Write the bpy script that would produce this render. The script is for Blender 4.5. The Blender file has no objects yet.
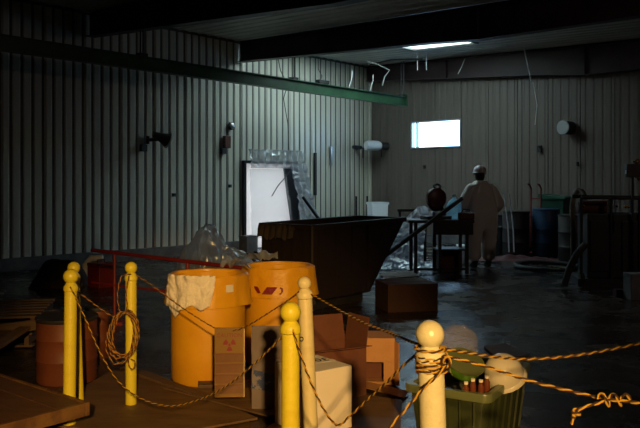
import bpy, bmesh, math, random
from math import sin, cos, pi, radians, sqrt, atan2
from mathutils import Vector, Matrix, noise
random.seed(7)
SC = bpy.context.scene
COL = SC.collection
# ------------------------------------------------------------------ camera
FPX = 740.0; HZ = 185.0; CH = 1.5
cd = bpy.data.cameras.new('camera'); cam = bpy.data.objects.new('camera', cd); COL.objects.link(cam)
cam.location = (0, 0, CH); cam.rotation_euler = (radians(90), 0, 0)
cd.sensor_width = 36.0; cd.lens = FPX / 640 * 36.0; cd.shift_y = -(214 - HZ) / 640.0
cd.clip_start = 0.05; cd.clip_end = 200
SC.camera = cam
# building frame: C = left/back corner, U runs along the left wall towards the camera, V along the back wall to the right
CO = Vector((1.39, 20.6, 0)); DU = Vector((-0.663, -0.749, 0)).normalized(); DV = Vector((0.749, -0.663, 0)).normalized()
def W(u, v, z): return CO + DU * u + DV * v + Vector((0, 0, z))
def P(px, py, Y): return Vector(((px - 320) / FPX * Y, Y, CH - (py - HZ) / FPX * Y))
# ------------------------------------------------------------------ world, lights, exposure
w = bpy.data.worlds.new('world'); SC.world = w; w.use_nodes = True
bg = w.node_tree.nodes['Background']; bg.inputs[0].default_value = (0.42, 0.70, 1.0, 1); bg.inputs[1].default_value = 9.0
SC.view_settings.view_transform = 'Standard'; SC.view_settings.look = 'None'
SC.view_settings.exposure = 0.0; SC.view_settings.gamma = 1.0; SC.view_settings.use_curve_mapping = False
def light(name, kind, loc, target, energy, color, **kw):
    d = bpy.data.lights.new(name, kind); d.energy = energy; d.color = color
    o = bpy.data.objects.new(name, d); COL.objects.link(o); o.location = loc
    o.rotation_euler = (Vector(target) - Vector(loc)).to_track_quat('-Z', 'Y').to_euler()
    for k, v in kw.items(): setattr(d, k, v)
    return o
# sodium work lamp behind the camera on the right, aimed at the roped-off corner
light('work_lamp', 'SPOT', (0.72, -3.6, 2.8), (-0.42, 4.5, 0.0), 2800, (1.0, 0.58, 0.19), shadow_soft_size=0.09, spot_size=radians(27), spot_blend=0.7)
# weak tungsten lamp high in the hall on the right, out of the frame
light('hall_lamp', 'POINT', (6.2, 5.8, 3.6), (0, 5, 0), 40, (1.0, 0.74, 0.58), shadow_soft_size=0.12)
# daylight enters by the window and the roof lights, one of them added: portals guide the sky sampling
def portal(name, corner, eu, ev, nrm):
    d = bpy.data.lights.new(name, 'AREA'); d.shape = 'RECTANGLE'; d.size = eu.length; d.size_y = ev.length; d.cycles.is_portal = True
    o = bpy.data.objects.new(name, d); COL.objects.link(o)
    x = eu.normalized(); z = -nrm.normalized(); y = z.cross(x)
    m = Matrix((x, y, z)).transposed().to_4x4(); m.translation = corner + eu / 2 + ev / 2; o.matrix_world = m
WIN = (1.37, 2.90, 2.46, 3.18)                 # v0 v1 z0 z1 of the back window
SKL = (1.6, 4.6, 2.6, 4.3)                     # u0 u1 v0 v1 of the roof light over the hall
SK2 = (2.4, 4.6, 0.8, 2.5)                     # smaller unseen one, added to brighten the left wall
portal('window_portal', W(-0.12, WIN[0], WIN[2]), DV * (WIN[1] - WIN[0]), Vector((0, 0, WIN[3] - WIN[2])), DU)
portal('doorway_portal', W(3.0, -0.3, 0.0), DU * 1.8, Vector((0, 0, 2.1)), DV)
portal('skylight_portal', W(SKL[0], SKL[2], 4.95), DU * (SKL[1] - SKL[0]), DV * (SKL[3] - SKL[2]), Vector((0, 0, -1)))
portal('skylight_portal', W(SK2[0], SK2[2], 4.95), DU * (SK2[1] - SK2[0]), DV * (SK2[3] - SK2[2]), Vector((0, 0, -1)))
SC.cycles.max_bounces = 8; SC.cycles.sample_clamp_indirect = 4.0; SC.cycles.use_denoising = True
SC.cycles.caustics_reflective = False; SC.cycles.caustics_refractive = False; SC.cycles.transparent_max_bounces = 24

# ------------------------------------------------------------------ materials
_m = {}
def mat(name, col, rough=0.6, metal=0.0, col2=None, scale=6.0, bump=0.0, bscale=30.0, spec=0.5, trans=0.0, stretch=None, lo=0.4, hi=0.65, emit=None, coat=0.0):
    if name in _m: return _m[name]
    m = bpy.data.materials.new(name); m.use_nodes = True; nt = m.node_tree; b = nt.nodes['Principled BSDF']
    b.inputs['Base Color'].default_value = (*col, 1); b.inputs['Roughness'].default_value = rough; b.inputs['Metallic'].default_value = metal
    b.inputs['Specular IOR Level'].default_value = spec; b.inputs['Transmission Weight'].default_value = trans; b.inputs['Coat Weight'].default_value = coat
    tc = nt.nodes.new('ShaderNodeTexCoord'); mp = nt.nodes.new('ShaderNodeMapping'); nt.links.new(tc.outputs['Object'], mp.inputs[0])
    if stretch: mp.inputs['Scale'].default_value = stretch
    if col2 is not None:
        n = nt.nodes.new('ShaderNodeTexNoise'); n.inputs['Scale'].default_value = scale; n.inputs['Detail'].default_value = 6; n.inputs['Roughness'].default_value = 0.65
        r = nt.nodes.new('ShaderNodeValToRGB'); r.color_ramp.elements[0].position = lo; r.color_ramp.elements[1].position = hi
        r.color_ramp.elements[0].color = (*col, 1); r.color_ramp.elements[1].color = (*col2, 1)
        nt.links.new(mp.outputs[0], n.inputs['Vector']); nt.links.new(n.outputs['Fac'], r.inputs[0]); nt.links.new(r.outputs[0], b.inputs['Base Color'])
    if bump:
        n2 = nt.nodes.new('ShaderNodeTexNoise'); n2.inputs['Scale'].default_value = bscale; n2.inputs['Detail'].default_value = 5
        bp = nt.nodes.new('ShaderNodeBump'); bp.inputs['Strength'].default_value = bump; bp.inputs['Distance'].default_value = 0.02
        nt.links.new(mp.outputs[0], n2.inputs['Vector']); nt.links.new(n2.outputs['Fac'], bp.inputs['Height']); nt.links.new(bp.outputs[0], b.inputs['Normal'])
    if emit: b.inputs['Emission Color'].default_value = (*emit[0], 1); b.inputs['Emission Strength'].default_value = emit[1]
    _m[name] = m; return m
def film(name, col, opacity, rough=0.15, gloss=0.25, tl=0.5, tcol=None):
    """thin polythene: mostly see-through, glossy folds, slightly milky"""
    if name in _m: return _m[name]
    m = bpy.data.materials.new(name); m.use_nodes = True; nt = m.node_tree; nt.nodes.clear()
    o = nt.nodes.new('ShaderNodeOutputMaterial'); t = nt.nodes.new('ShaderNodeBsdfTransparent'); g = nt.nodes.new('ShaderNodeBsdfGlossy')
    d = nt.nodes.new('ShaderNodeBsdfDiffuse'); tr = nt.nodes.new('ShaderNodeBsdfTranslucent')
    a = nt.nodes.new('ShaderNodeMixShader'); b = nt.nodes.new('ShaderNodeMixShader'); c = nt.nodes.new('ShaderNodeMixShader')
    d.inputs[0].default_value = (*col, 1); tr.inputs[0].default_value = (*(tcol or col), 1); g.inputs[0].default_value = (0.9, 0.95, 1, 1); g.inputs['Roughness'].default_value = rough
    t.inputs[0].default_value = (0.93, 0.95, 0.97, 1)
    a.inputs[0].default_value = tl; nt.links.new(d.outputs[0], a.inputs[1]); nt.links.new(tr.outputs[0], a.inputs[2])
    b.inputs[0].default_value = gloss; nt.links.new(a.outputs[0], b.inputs[1]); nt.links.new(g.outputs[0], b.inputs[2])
    c.inputs[0].default_value = opacity; nt.links.new(t.outputs[0], c.inputs[1]); nt.links.new(b.outputs[0], c.inputs[2])
    nt.links.new(c.outputs[0], o.inputs[0]); _m[name] = m; return m

M = dict(
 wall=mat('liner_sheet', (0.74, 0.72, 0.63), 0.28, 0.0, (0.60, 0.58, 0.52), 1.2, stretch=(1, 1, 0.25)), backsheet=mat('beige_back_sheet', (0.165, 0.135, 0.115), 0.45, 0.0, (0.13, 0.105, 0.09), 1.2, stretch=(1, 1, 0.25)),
 wallback=mat('wall_board', (0.12, 0.115, 0.10), 0.7),
 ceil=mat('ceiling_sheet', (0.58, 0.56, 0.50), 0.5, 0, (0.46, 0.44, 0.40), 1.0),
 conc=mat('grey_concrete_curb', (0.16, 0.16, 0.17), 0.8, 0, (0.10, 0.10, 0.11), 5, 0.3, 20),
 primer=mat('dark_red_primer_steel', (0.050, 0.022, 0.026), 0.55, 0, (0.032, 0.016, 0.022), 3),
 green=mat('green_painted_steel', (0.045, 0.13, 0.065), 0.42, 0, (0.030, 0.090, 0.050), 3),
 frame=mat('dull_aluminium', (0.35, 0.36, 0.38), 0.35, 0.6),
 yellow=mat('yellow_post_paint', (0.72, 0.62, 0.035), 0.38, 0, (0.60, 0.46, 0.025), 7, 0.12, 60, lo=0.5, hi=0.75),
 cream=mat('faded_cream_post_paint', (0.78, 0.68, 0.36), 0.36, 0, (0.62, 0.50, 0.20), 6, 0.12, 60, lo=0.5, hi=0.75),
 pale=mat('pale_post_paint', (0.66, 0.62, 0.40), 0.33, 0, (0.50, 0.44, 0.24), 7, 0.15, 60, lo=0.5, hi=0.75),
 drum=mat('orange_yellow_poly', (0.74, 0.37, 0.010), 0.5, 0, (0.66, 0.30, 0.008), 2.5, 0.1, 8),
 bag=mat('orange_yellow_liner', (0.76, 0.39, 0.012), 0.4, 0, (0.68, 0.32, 0.009), 3, 0.35, 14),
 cloth=mat('off_white_cloth', (0.86, 0.80, 0.68), 0.9, 0, (0.78, 0.71, 0.58), 6, 0.4, 60),
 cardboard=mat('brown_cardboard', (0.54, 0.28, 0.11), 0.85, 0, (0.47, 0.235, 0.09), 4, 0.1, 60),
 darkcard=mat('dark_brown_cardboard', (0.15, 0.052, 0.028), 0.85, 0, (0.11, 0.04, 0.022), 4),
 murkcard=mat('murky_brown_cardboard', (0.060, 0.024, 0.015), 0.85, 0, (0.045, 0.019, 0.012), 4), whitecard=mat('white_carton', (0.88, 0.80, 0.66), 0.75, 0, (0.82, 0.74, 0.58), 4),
 greycard=mat('dull_grey_carton', (0.20, 0.16, 0.15), 0.8, 0, (0.16, 0.13, 0.12), 4),
 blueprint=mat('blue_print', (0.03, 0.055, 0.16), 0.6, 0, (0.20, 0.18, 0.20), 16, lo=0.52, hi=0.58),
 label=mat('paper_label', (0.72, 0.68, 0.58), 0.7),
 ink=mat('black_marker', (0.02, 0.015, 0.015), 0.7),
 magenta=mat('magenta_print', (0.20, 0.008, 0.018), 0.6),
 signy=mat('sign_yellow', (0.20, 0.105, 0.010), 0.35),
 signb=mat('sign_insert', (0.16, 0.062, 0.010), 0.35, 0, (0.11, 0.042, 0.008), 5),
 signd=mat('sign_dark_strip', (0.13, 0.04, 0.012), 0.4),
 tote=mat('green_tote_plastic', (0.046, 0.058, 0.022), 0.42, 0, (0.036, 0.046, 0.018), 4, 0.1, 20),
 toterim=mat('green_tote_rim', (0.13, 0.155, 0.065), 0.32),
 hat=mat('white_hat_shell', (0.82, 0.76, 0.60), 0.22, coat=0.4),
 brownglass=mat('brown_bottle', (0.16, 0.045, 0.02), 0.15, coat=0.5),
 bottleg=mat('green_bottle', (0.13, 0.32, 0.03), 0.12, coat=0.5),
 rag=mat('dark_rag', (0.05, 0.055, 0.045), 0.9, 0, (0.09, 0.085, 0.06), 9, 0.4, 30),
 ropey=mat('yellow_rope', (0.52, 0.30, 0.025), 0.7, bump=0.3, bscale=200), ropeb=mat('black_rope', (0.035, 0.012, 0.006), 0.8),
 twiney=mat('tan_rope', (0.42, 0.20, 0.03), 0.8, bump=0.3, bscale=200),
 wood=mat('weathered_plank', (0.14, 0.085, 0.048), 0.75, 0, (0.09, 0.052, 0.028), 5, 0.3, 12, stretch=(1, 8, 8)),
 deck=mat('brown_deck_board', (0.115, 0.055, 0.028), 0.6, 0, (0.075, 0.034, 0.018), 4, 0.2, 10, stretch=(1.2, 7, 7)),
 decktrim=mat('dark_deck_edge', (0.10, 0.045, 0.02), 0.5, 0, (0.19, 0.10, 0.03), 8),
 redpaint=mat('red_paint', (0.20, 0.016, 0.012), 0.45, 0, (0.13, 0.012, 0.012), 6),
 drumbrown=mat('rusty_brown_drum', (0.15, 0.042, 0.018), 0.55, 0, (0.11, 0.03, 0.014), 4),
 black=mat('black_steel', (0.018, 0.018, 0.022), 0.5, 0.0, (0.030, 0.026, 0.026), 5),
 rustsk=mat('rusty_hopper_plate', (0.017, 0.010, 0.009), 0.65, 0, (0.014, 0.009, 0.009), 2.5, 0.25, 8),
 tool=mat('dark_red_saw_paint', (0.10, 0.012, 0.016), 0.4), steel=mat('bare_steel', (0.45, 0.46, 0.48), 0.3, 0.9),
 white=mat('white_plastic', (0.88, 0.90, 0.92), 0.45), suit=mat('white_coverall', (0.82, 0.78, 0.74), 0.75, 0, (0.74, 0.70, 0.66), 4, 0.5, 9),
 skin=mat('skin', (0.45, 0.25, 0.17), 0.5), hair=mat('dark_hair', (0.02, 0.014, 0.01), 0.8), boot=mat('black_boot', (0.02, 0.018, 0.016), 0.6), glove=mat('tan_glove', (0.30, 0.17, 0.12), 0.8),
 helmet=mat('white_hard_hat', (0.60, 0.52, 0.52), 0.3, coat=0.3),
 greenbin=mat('green_bin_plastic', (0.018, 0.085, 0.055), 0.5), bluedrum=mat('blue_drum_plastic', (0.012, 0.045, 0.11), 0.4),
 rubber=mat('black_rubber', (0.015, 0.015, 0.015), 0.7), brass=mat('brass', (0.55, 0.33, 0.10), 0.25, 0.9), hose=mat('pale_hose', (0.22, 0.19, 0.15), 0.6),
 redtarp=mat('dark_red_tarp', (0.085, 0.012, 0.014), 0.7, 0, (0.045, 0.010, 0.012), 5, 0.5, 6),
 door=mat('white_door_paint', (0.90, 0.88, 0.85), 0.45, 0, (0.84, 0.82, 0.80), 2), rust=mat('rust_box', (0.12, 0.04, 0.03), 0.7),
 ply=mat('plywood_floor_sheet', (0.16, 0.095, 0.045), 0.6, 0, (0.10, 0.055, 0.026), 2.5, 0.15, 10, stretch=(1, 4, 1)),
 brick=mat('pallet_debris', (0.05, 0.035, 0.028), 0.85, 0, (0.025, 0.02, 0.02), 6, 0.4, 20),
)
M['film'] = film('clear_polythene', (0.62, 0.72, 0.85), 0.50, 0.18, 0.30)
M['filmmilk'] = film('milky_polythene', (0.70, 0.74, 0.84), 0.72, 0.25, 0.22)
M['backlit'] = film('white_sheeted_doorway', (0.88, 0.86, 0.85), 1.0, 0.5, 0.03, 0.17, (1.0, 0.60, 0.43))
M['filmveil'] = film('veil_polythene', (0.80, 0.80, 0.82), 0.30, 0.25, 0.12, 0.3)
M['filmthin'] = film('thin_polythene', (0.78, 0.84, 0.92), 0.50, 0.15, 0.40)
M['jug'] = film('pale_blue_jug', (0.40, 0.80, 1.0), 0.6, 0.15, 0.15, 0.8)
M['binplastic'] = film('translucent_white_plastic', (0.90, 0.92, 0.95), 1.0, 0.4, 0.04, 0.75)
M['shield'] = film('clear_dome', (0.80, 0.74, 0.70), 0.42, 0.1, 0.35, 0.5)
M['glass'] = film('window_glass', (0.8, 0.85, 0.9), 0.05, 0.05, 0.9)
M['skylight'] = film('fibreglass_roof_light', (1.0, 0.76, 0.46), 0.8, 0.3, 0.03, 1.0)
# floor material: dusty concrete, damp sheen in patches
def floor_mat():
    m = bpy.data.materials.new('stained_concrete'); m.use_nodes = True; nt = m.node_tree; b = nt.nodes['Principled BSDF']
    tc = nt.nodes.new('ShaderNodeTexCoord')
    def nz(s, d=6, r=0.6):
        n = nt.nodes.new('ShaderNodeTexNoise'); n.inputs['Scale'].default_value = s; n.inputs['Detail'].default_value = d; n.inputs['Roughness'].default_value = r
        nt.links.new(tc.outputs['Object'], n.inputs['Vector']); return n
    def ramp(n, p0, c0, p1, c1):
        r = nt.nodes.new('ShaderNodeValToRGB'); r.color_ramp.elements[0].position = p0; r.color_ramp.elements[1].position = p1
        r.color_ramp.elements[0].color = (*c0, 1); r.color_ramp.elements[1].color = (*c1, 1); nt.links.new(n.outputs['Fac'], r.inputs[0]); return r
    c = ramp(nz(1.6), 0.38, (0.020, 0.015, 0.013), 0.66, (0.062, 0.046, 0.036)); nt.links.new(c.outputs[0], b.inputs['Base Color'])
    r = ramp(nz(2.3), 0.36, (0.12,) * 3, 0.66, (0.42,) * 3); nt.links.new(r.outputs[0], b.inputs['Roughness'])
    bp = nt.nodes.new('ShaderNodeBump'); bp.inputs['Strength'].default_value = 0.22; bp.inputs['Distance'].default_value = 0.03
    nt.links.new(nz(7, 8, 0.7).outputs['Fac'], bp.inputs['Height']); nt.links.new(bp.outputs[0], b.inputs['Normal'])
    return m
M['floor'] = floor_mat()

# ------------------------------------------------------------------ mesh builder
class MB:
    def __init__(s): s.v = []; s.f = []; s.mi = []; s.mat = 0
    def add(s, vs, fs):
        o = len(s.v); s.v += [tuple(x) for x in vs]
        for f in fs: s.f.append(tuple(i + o for i in f)); s.mi.append(s.mat)
        return s
    def box(s, c, d, rot=None, bevel=0.0):
        x, y, z = d[0] / 2, d[1] / 2, d[2] / 2
        vs = [Vector((a * x, b * y, e * z)) for e in (-1, 1) for b in (-1, 1) for a in (-1, 1)]
        if rot is not None:
            R = rot if isinstance(rot, Matrix) else Matrix.Rotation(rot, 3, 'Z')
            vs = [R @ q for q in vs]
        c = Vector(c)
        return s.add([q + c for q in vs], [(0, 2, 3, 1), (4, 5, 7, 6), (0, 1, 5, 4), (2, 6, 7, 3), (0, 4, 6, 2), (1, 3, 7, 5)])
    def bar(s, a, b, wd, ht=None):
        """rectangular bar from a to b"""
        a = Vector(a); b = Vector(b); ht = ht or wd; d = b - a; q = d.to_track_quat('X', 'Z').to_matrix()
        return s.box((a + b) / 2, (d.length, wd, ht), q)
    def tube(s, pts, r, n=8, cap=True, closed=False):
        pts = [Vector(p) for p in pts]; N = len(pts); rr = r if isinstance(r, (list, tuple)) else [r] * N
        up = None; rings = []
        for i, p in enumerate(pts):
            t = (pts[(i + 1) % N if closed else min(i + 1, N - 1)] - pts[(i - 1) % N if closed else max(i - 1, 0)])
            if t.length < 1e-9: t = Vector((0, 0, 1))
            t.normalize()
            if up is None: up = Vector((0, 0, 1)) if abs(t.z) < 0.9 else Vector((1, 0, 0))
            x = t.cross(up); x.normalize(); y = x.cross(t); up = y
            rings.append([p + (x * cos(2 * pi * k / n) + y * sin(2 * pi * k / n)) * rr[i] for k in range(n)])
        vs = [q for R in rings for q in R]; fs = []
        for i in range(N if closed else N - 1):
            j = (i + 1) % N
            for k in range(n): fs.append((i * n + k, i * n + (k + 1) % n, j * n + (k + 1) % n, j * n + k))
        if cap and not closed: fs.append(tuple(range(n))[::-1]); fs.append(tuple((N - 1) * n + k for k in range(n)))
        return s.add(vs, fs)
    def lathe(s, prof, c=(0, 0, 0), n=24, wob=None, a0=0, a1=2 * pi, M3=None):
        """prof: (r, z) list"""
        c = Vector(c); vs = []; full = abs(a1 - a0 - 2 * pi) < 1e-6; m = n if full else n + 1
        for i, (r, z) in enumerate(prof):
            for k in range(m):
                a = a0 + (a1 - a0) * k / n; q = r + (wob(i, a, z) if wob else 0)
                p = Vector((q * cos(a), q * sin(a), z))
                if M3: p = M3 @ p
                vs.append(p + c)
        fs = []
        for i in range(len(prof) - 1):
            for k in range(n):
                k2 = (k + 1) % m
                fs.append((i * m + k, i * m + k2, (i + 1) * m + k2, (i + 1) * m + k))
        if full:
            if prof[0][0] > 1e-6: fs.append(tuple(range(m))[::-1])
            if prof[-1][0] > 1e-6 : fs.append(tuple((len(prof) - 1) * m + k for k in range(m)))
        return s.add(vs, fs)
    def sphere(s, c, r, sc=(1, 1, 1), n=20, m=12):
        prof = [(max(r * sin(pi * i / m), 1e-7), -r * cos(pi * i / m)) for i in range(m + 1)]
        return s.lathe(prof, c, n, M3=Matrix.Diagonal(sc))
    def grid(s, f, nx, ny):
        vs = [f(i / nx, j / ny) for j in range(ny + 1) for i in range(nx + 1)]
        return s.add(vs, [(j * (nx + 1) + i, j * (nx + 1) + i + 1, (j + 1) * (nx + 1) + i + 1, (j + 1) * (nx + 1) + i) for j in range(ny) for i in range(nx)])
    def prism(s, poly, axis_vec):
        """poly: list of 3D points, extruded by axis_vec"""
        poly = [Vector(p) for p in poly]; n = len(poly); a = Vector(axis_vec)
        return s.add(poly + [p + a for p in poly], [tuple(range(n))[::-1], tuple(range(n, 2 * n))] + [(i, (i + 1) % n, (i + 1) % n + n, i + n) for i in range(n)])
    def xf(s, Mx):
        s.v = [tuple(Mx @ Vector(p)) for p in s.v]; return s
    def mesh(s, name, mats, smooth=False, bevel=0.0, bseg=2, fixn=True):
        me = bpy.data.meshes.new(name); me.from_pydata(s.v, [], s.f)
        if not isinstance(mats, (list, tuple)): mats = [mats]
        for m in mats: me.materials.append(M[m] if isinstance(m, str) else m)
        me.polygons.foreach_set('material_index', s.mi)
        bm = bmesh.new(); bm.from_mesh(me)
        bmesh.ops.remove_doubles(bm, verts=bm.verts, dist=1e-6)
        if fixn: bmesh.ops.recalc_face_normals(bm, faces=bm.faces)
        if bevel:
            es = [e for e in bm.edges if len(e.link_faces) == 2 and e.calc_face_angle(0) > 0.6]
            bmesh.ops.bevel(bm, geom=es, offset=bevel, segments=bseg, affect='EDGES', profile=0.5, clamp_overlap=True)
        if smooth:
            for f in bm.faces: f.smooth = True
            for e in bm.edges:
                if len(e.link_faces) == 2 and e.calc_face_angle(0) > 0.7: e.smooth = False
        bm.to_mesh(me); bm.free(); me.update(); return me
def link(name, me, parent=None, loc=None, rot=0.0):
    o = bpy.data.objects.new(name, me); COL.objects.link(o)
    if loc is not None: o.location = loc
    if isinstance(rot, (tuple, list)): o.rotation_euler = rot
    else: o.rotation_euler = (0, 0, rot)
    if parent is not None: o.parent = parent
    return o
def tag(o, label, cat, group=None, kind=None):
    if label: o['label'] = label
    if cat: o['category'] = cat
    if group: o['group'] = group
    if kind: o['kind'] = kind
    return o
def thing(name, label, cat, loc=(0, 0, 0), rot=0, group=None):
    return tag(link(name, None, None, loc, rot), label, cat, group)
def part(name, mb, mats, parent, label=None, smooth=False, bevel=0.0, bseg=2, fixn=True, **kw):
    o = link(name, mb.mesh(name, mats, smooth, bevel, bseg, fixn), parent)
    if label: o['label'] = label
    for k, v in kw.items(): o[k] = v
    return o
def solo(name, mb, mats, label, cat, group=None, smooth=False, bevel=0.0, loc=None, rot=0, kind=None):
    """single-mesh thing; world-space verts are re-based on the bottom centre unless loc is given"""
    if loc is None:
        xs = [p[0] for p in mb.v]; ys = [p[1] for p in mb.v]; zs = [p[2] for p in mb.v]
        loc = Vector(((min(xs) + max(xs)) / 2, (min(ys) + max(ys)) / 2, min(zs))); mb.xf(Matrix.Translation(-loc))
    return tag(link(name, mb.mesh(name, mats, smooth, bevel), None, loc, rot), label, cat, group, kind)
def struct(name, mb, mats, parent=None, smooth=False):
    o = link(name, mb.mesh(name, mats, smooth), parent)
    if parent is None: o['kind'] = 'structure'
    return o
def copy_tree(o, parent=None):
    c = o.copy(); COL.objects.link(c); c.parent = parent
    for ch in list(o.children): copy_tree(ch, c)
    return c
def text_mesh(s, size, material, depth=0.0008, name='lettering'):
    cu = bpy.data.curves.new('t', 'FONT'); cu.body = s; cu.size = size; cu.extrude = depth; cu.align_x = 'CENTER'; cu.align_y = 'CENTER'
    o = bpy.data.objects.new('t', cu); COL.objects.link(o); dg = bpy.context.evaluated_depsgraph_get(); dg.update()
    me = bpy.data.meshes.new_from_object(o.evaluated_get(dg)); bpy.data.objects.remove(o); me.name = name
    me.materials.clear(); me.materials.append(M[material]); return me

# ================================================================== THE SETTING
UE, VE = 26.0, 26.0                              # length of left wall / back wall built
def zc(v): return 4.77 - 0.025 * v               # ceiling height
def uvbox(mb, u0, u1, v0, v1, z0, z1):
    vs = [W(u, v, z) for z in (z0, z1) for v in (v0, v1) for u in (u0, u1)]
    return mb.add(vs, [(0, 2, 3, 1), (4, 5, 7, 6), (0, 1, 5, 4), (2, 6, 7, 3), (0, 4, 6, 2), (1, 3, 7, 5)])
fl = MB(); n = 40
fl.grid(lambda a, b: W(-0.1 + a * (UE + .2), -0.1 + b * (VE + .2), 0), 8, 8)
fl_o = struct('floor', fl, 'floor')
DA, DB = 3.05, 4.76                               # u range of the doorway (px 297 .. 244)
wl = uvbox(MB(), -0.2, DA + .02, -0.2, -0.035, -0.05, 4.95); uvbox(wl, DB - .03, UE + .2, -0.2, -0.035, -0.05, 4.95); uvbox(wl, DA + .02, DB - .03, -0.2, -0.035, 2.0, 4.95); uvbox(wl, DA + .02, DB - .03, -0.2, -0.035, -0.05, 0.03); wall_left = struct('wall_left', wl, 'wallback')
wb = MB()
v0, v1, z0, z1 = WIN
uvbox(wb, -0.2, -0.035, -0.035, v0, -0.05, 4.95); uvbox(wb, -0.2, -0.035, v1, VE + .2, -0.05, 4.95)
uvbox(wb, -0.2, -0.035, v0, v1, -0.05, z0); uvbox(wb, -0.2, -0.035, v0, v1, z1, 4.95)
wall_back = struct('wall_back', wb, 'wallback')
struct('wall_right', uvbox(MB(), 0, UE, VE, VE + .15, -0.05, 4.9), 'wallback')
struct('wall_front', uvbox(MB(), UE, UE + .15, -0.2, VE, -0.05, 4.9), 'wallback')
# ribbed liner sheets: each a panel of its own
def rib_profile(width, ribs, dep=0.016):
    p = []; pitch = width / ribs
    for k in range(ribs):
        x = k * pitch
        p += [(x + 0.0015, 0.0), (x + pitch * 0.52, 0.0), (x + pitch * 0.62, dep), (x + pitch * 0.84, dep), (x + pitch * 0.94, 0.0)]
    p.append((width - 0.0015, 0.0)); return p
def rib_panel(width, ribs, h, m='wall', dep=0.016):
    """local x along the wall, local y out of the wall, z up"""
    mb = MB(); pr = rib_profile(width, ribs, dep); n = len(pr)
    vs = [(x, y, z) for z in (0, h) for x, y in pr] + [(x, -0.012, z) for z in (0, h) for x, y in (pr[0], pr[-1])]
    fs = [(i, i + 1, n + i + 1, n + i) for i in range(n - 1)] + [(2 * n, 0, n, 2 * n + 2), (n - 1, 2 * n + 1, 2 * n + 3, 2 * n - 1)]
    mb.add(vs, fs); me = mb.mesh('wall_panel', m, fixn=False); return me
pl = rib_panel(0.8, 4, 4.52); pl_up = rib_panel(0.8, 4, 2.67)
angU = atan2(DU.y, DU.x); angV = atan2(DV.y, DV.x)
# left wall: local x along -U so that local y points into the room
for k in range(32):
    if k in (3, 4, 5): link('wall_panel', rib_panel(0.8, 4, 2.67) if k == 3 else pl_up, wall_left, W(0.8 * (k + 1) - 0.02, -0.02, 2.07), angU + pi)
    else: link('wall_panel', pl, wall_left, W(0.8 * (k + 1) - 0.02, -0.02, 0.22), angU + pi)
    if k == 3: link('wall_panel', rib_panel(0.6, 3, 1.85), wall_left, W(2.98, -0.02, 0.22), angU + pi)
pw = (WIN[1] - WIN[0]) / 2; ph = {}
def back_panel(v, za, zb):
    key = round(zb - za, 3)
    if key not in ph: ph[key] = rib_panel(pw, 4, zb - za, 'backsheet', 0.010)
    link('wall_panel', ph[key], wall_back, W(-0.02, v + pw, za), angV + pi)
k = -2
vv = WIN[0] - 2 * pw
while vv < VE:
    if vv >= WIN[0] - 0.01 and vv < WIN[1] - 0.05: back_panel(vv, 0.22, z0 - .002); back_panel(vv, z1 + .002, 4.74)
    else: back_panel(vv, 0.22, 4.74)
    vv += pw
# back wall panels face +U: rotate them round
for o in [c for c in wall_back.children]:
    o.rotation_euler = (0, 0, angV); o.location = Vector(o.location) - DV * pw
struct('baseboard_left', uvbox(uvbox(MB(), 0, DA - .05, -0.03, 0.06, 0, 0.215), DB + .04, UE, -0.03, 0.06, 0, 0.215), 'conc')
struct('baseboard_back', uvbox(MB(), -0.03, 0.06, 0.06, VE, 0, 0.215), 'conc')
struct('trim_1', uvbox(MB(), -0.03, 0.05, -0.03, 0.05, 0.22, 4.7), 'wall')
# window
wf = MB()
for a in ((v0, v0 + .04, z0, z1), (v1 - .04, v1, z0, z1), (v0 + .04, v1 - .04, z0, z0 + .035), (v0 + .04, v1 - .04, z1 - .035, z1)):
    uvbox(wf, -0.13, 0.012, *a)
window = struct('window_1', wf, 'frame')
struct('mullion', uvbox(MB(), -0.10, -0.02, v0 + .155, v0 + .20, z0 + .035, z1 - .035), 'frame', window)
struct('pane', uvbox(MB(), -0.075, -0.069, v0 + .04, v0 + .155, z0 + .035, z1 - .035), 'glass', window)
struct('pane', uvbox(MB(), -0.055, -0.049, v0 + .20, v1 - .04, z0 + .035, z1 - .035), 'glass', window)
# ceiling slab with the roof-light opening, and ribbed ceiling sheets
u0, u1, s0, s1 = SKL
cl = MB()
def cbox(ua, ub, va, vb, t0=0.03, t1=0.15):
    vs = [W(u, v, zc(v) + t) for t in (t0, t1) for v in (va, vb) for u in (ua, ub)]
    cl.add(vs, [(0, 2, 3, 1), (4, 5, 7, 6), (0, 1, 5, 4), (2, 6, 7, 3), (0, 4, 6, 2), (1, 3, 7, 5)])
cbox(-0.2, u0, -0.2, VE + .2); cbox(u1, UE + .2, -0.2, VE + .2); cbox(u0, u1, -0.2, .8); cbox(u0, 2.4, .8, s0); cbox(2.4, u1, 2.5, s0); cbox(u0, u1, s1, VE + .2)
ceiling = struct('ceiling', cl, 'wallback')
cache = {}
def ceil_panel(u, va, vb):
    key = round(vb - va, 3)
    if key not in cache:
        L = vb - va; mb = MB(); pr = rib_profile(0.8, 3); n = len(pr)
        mb.add([(x, yy, -y * 1.1 - 0.025 * yy) for yy in (0, L) for x, y in pr], [(i, n + i, n + i + 1, i + 1) for i in range(n - 1)])
        cache[key] = mb.mesh('ceiling_panel', 'ceil', fixn=False)
    o = bpy.data.objects.new('ceiling_panel', cache[key]); COL.objects.link(o); o.parent = ceiling
    X = DU; Y = DV; Z = Vector((0, 0, 1))
    m = Matrix((X, Y, Z)).transposed().to_4x4(); m.translation = W(u, va, zc(va) + 0.028); o.matrix_local = m
k = 0
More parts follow.
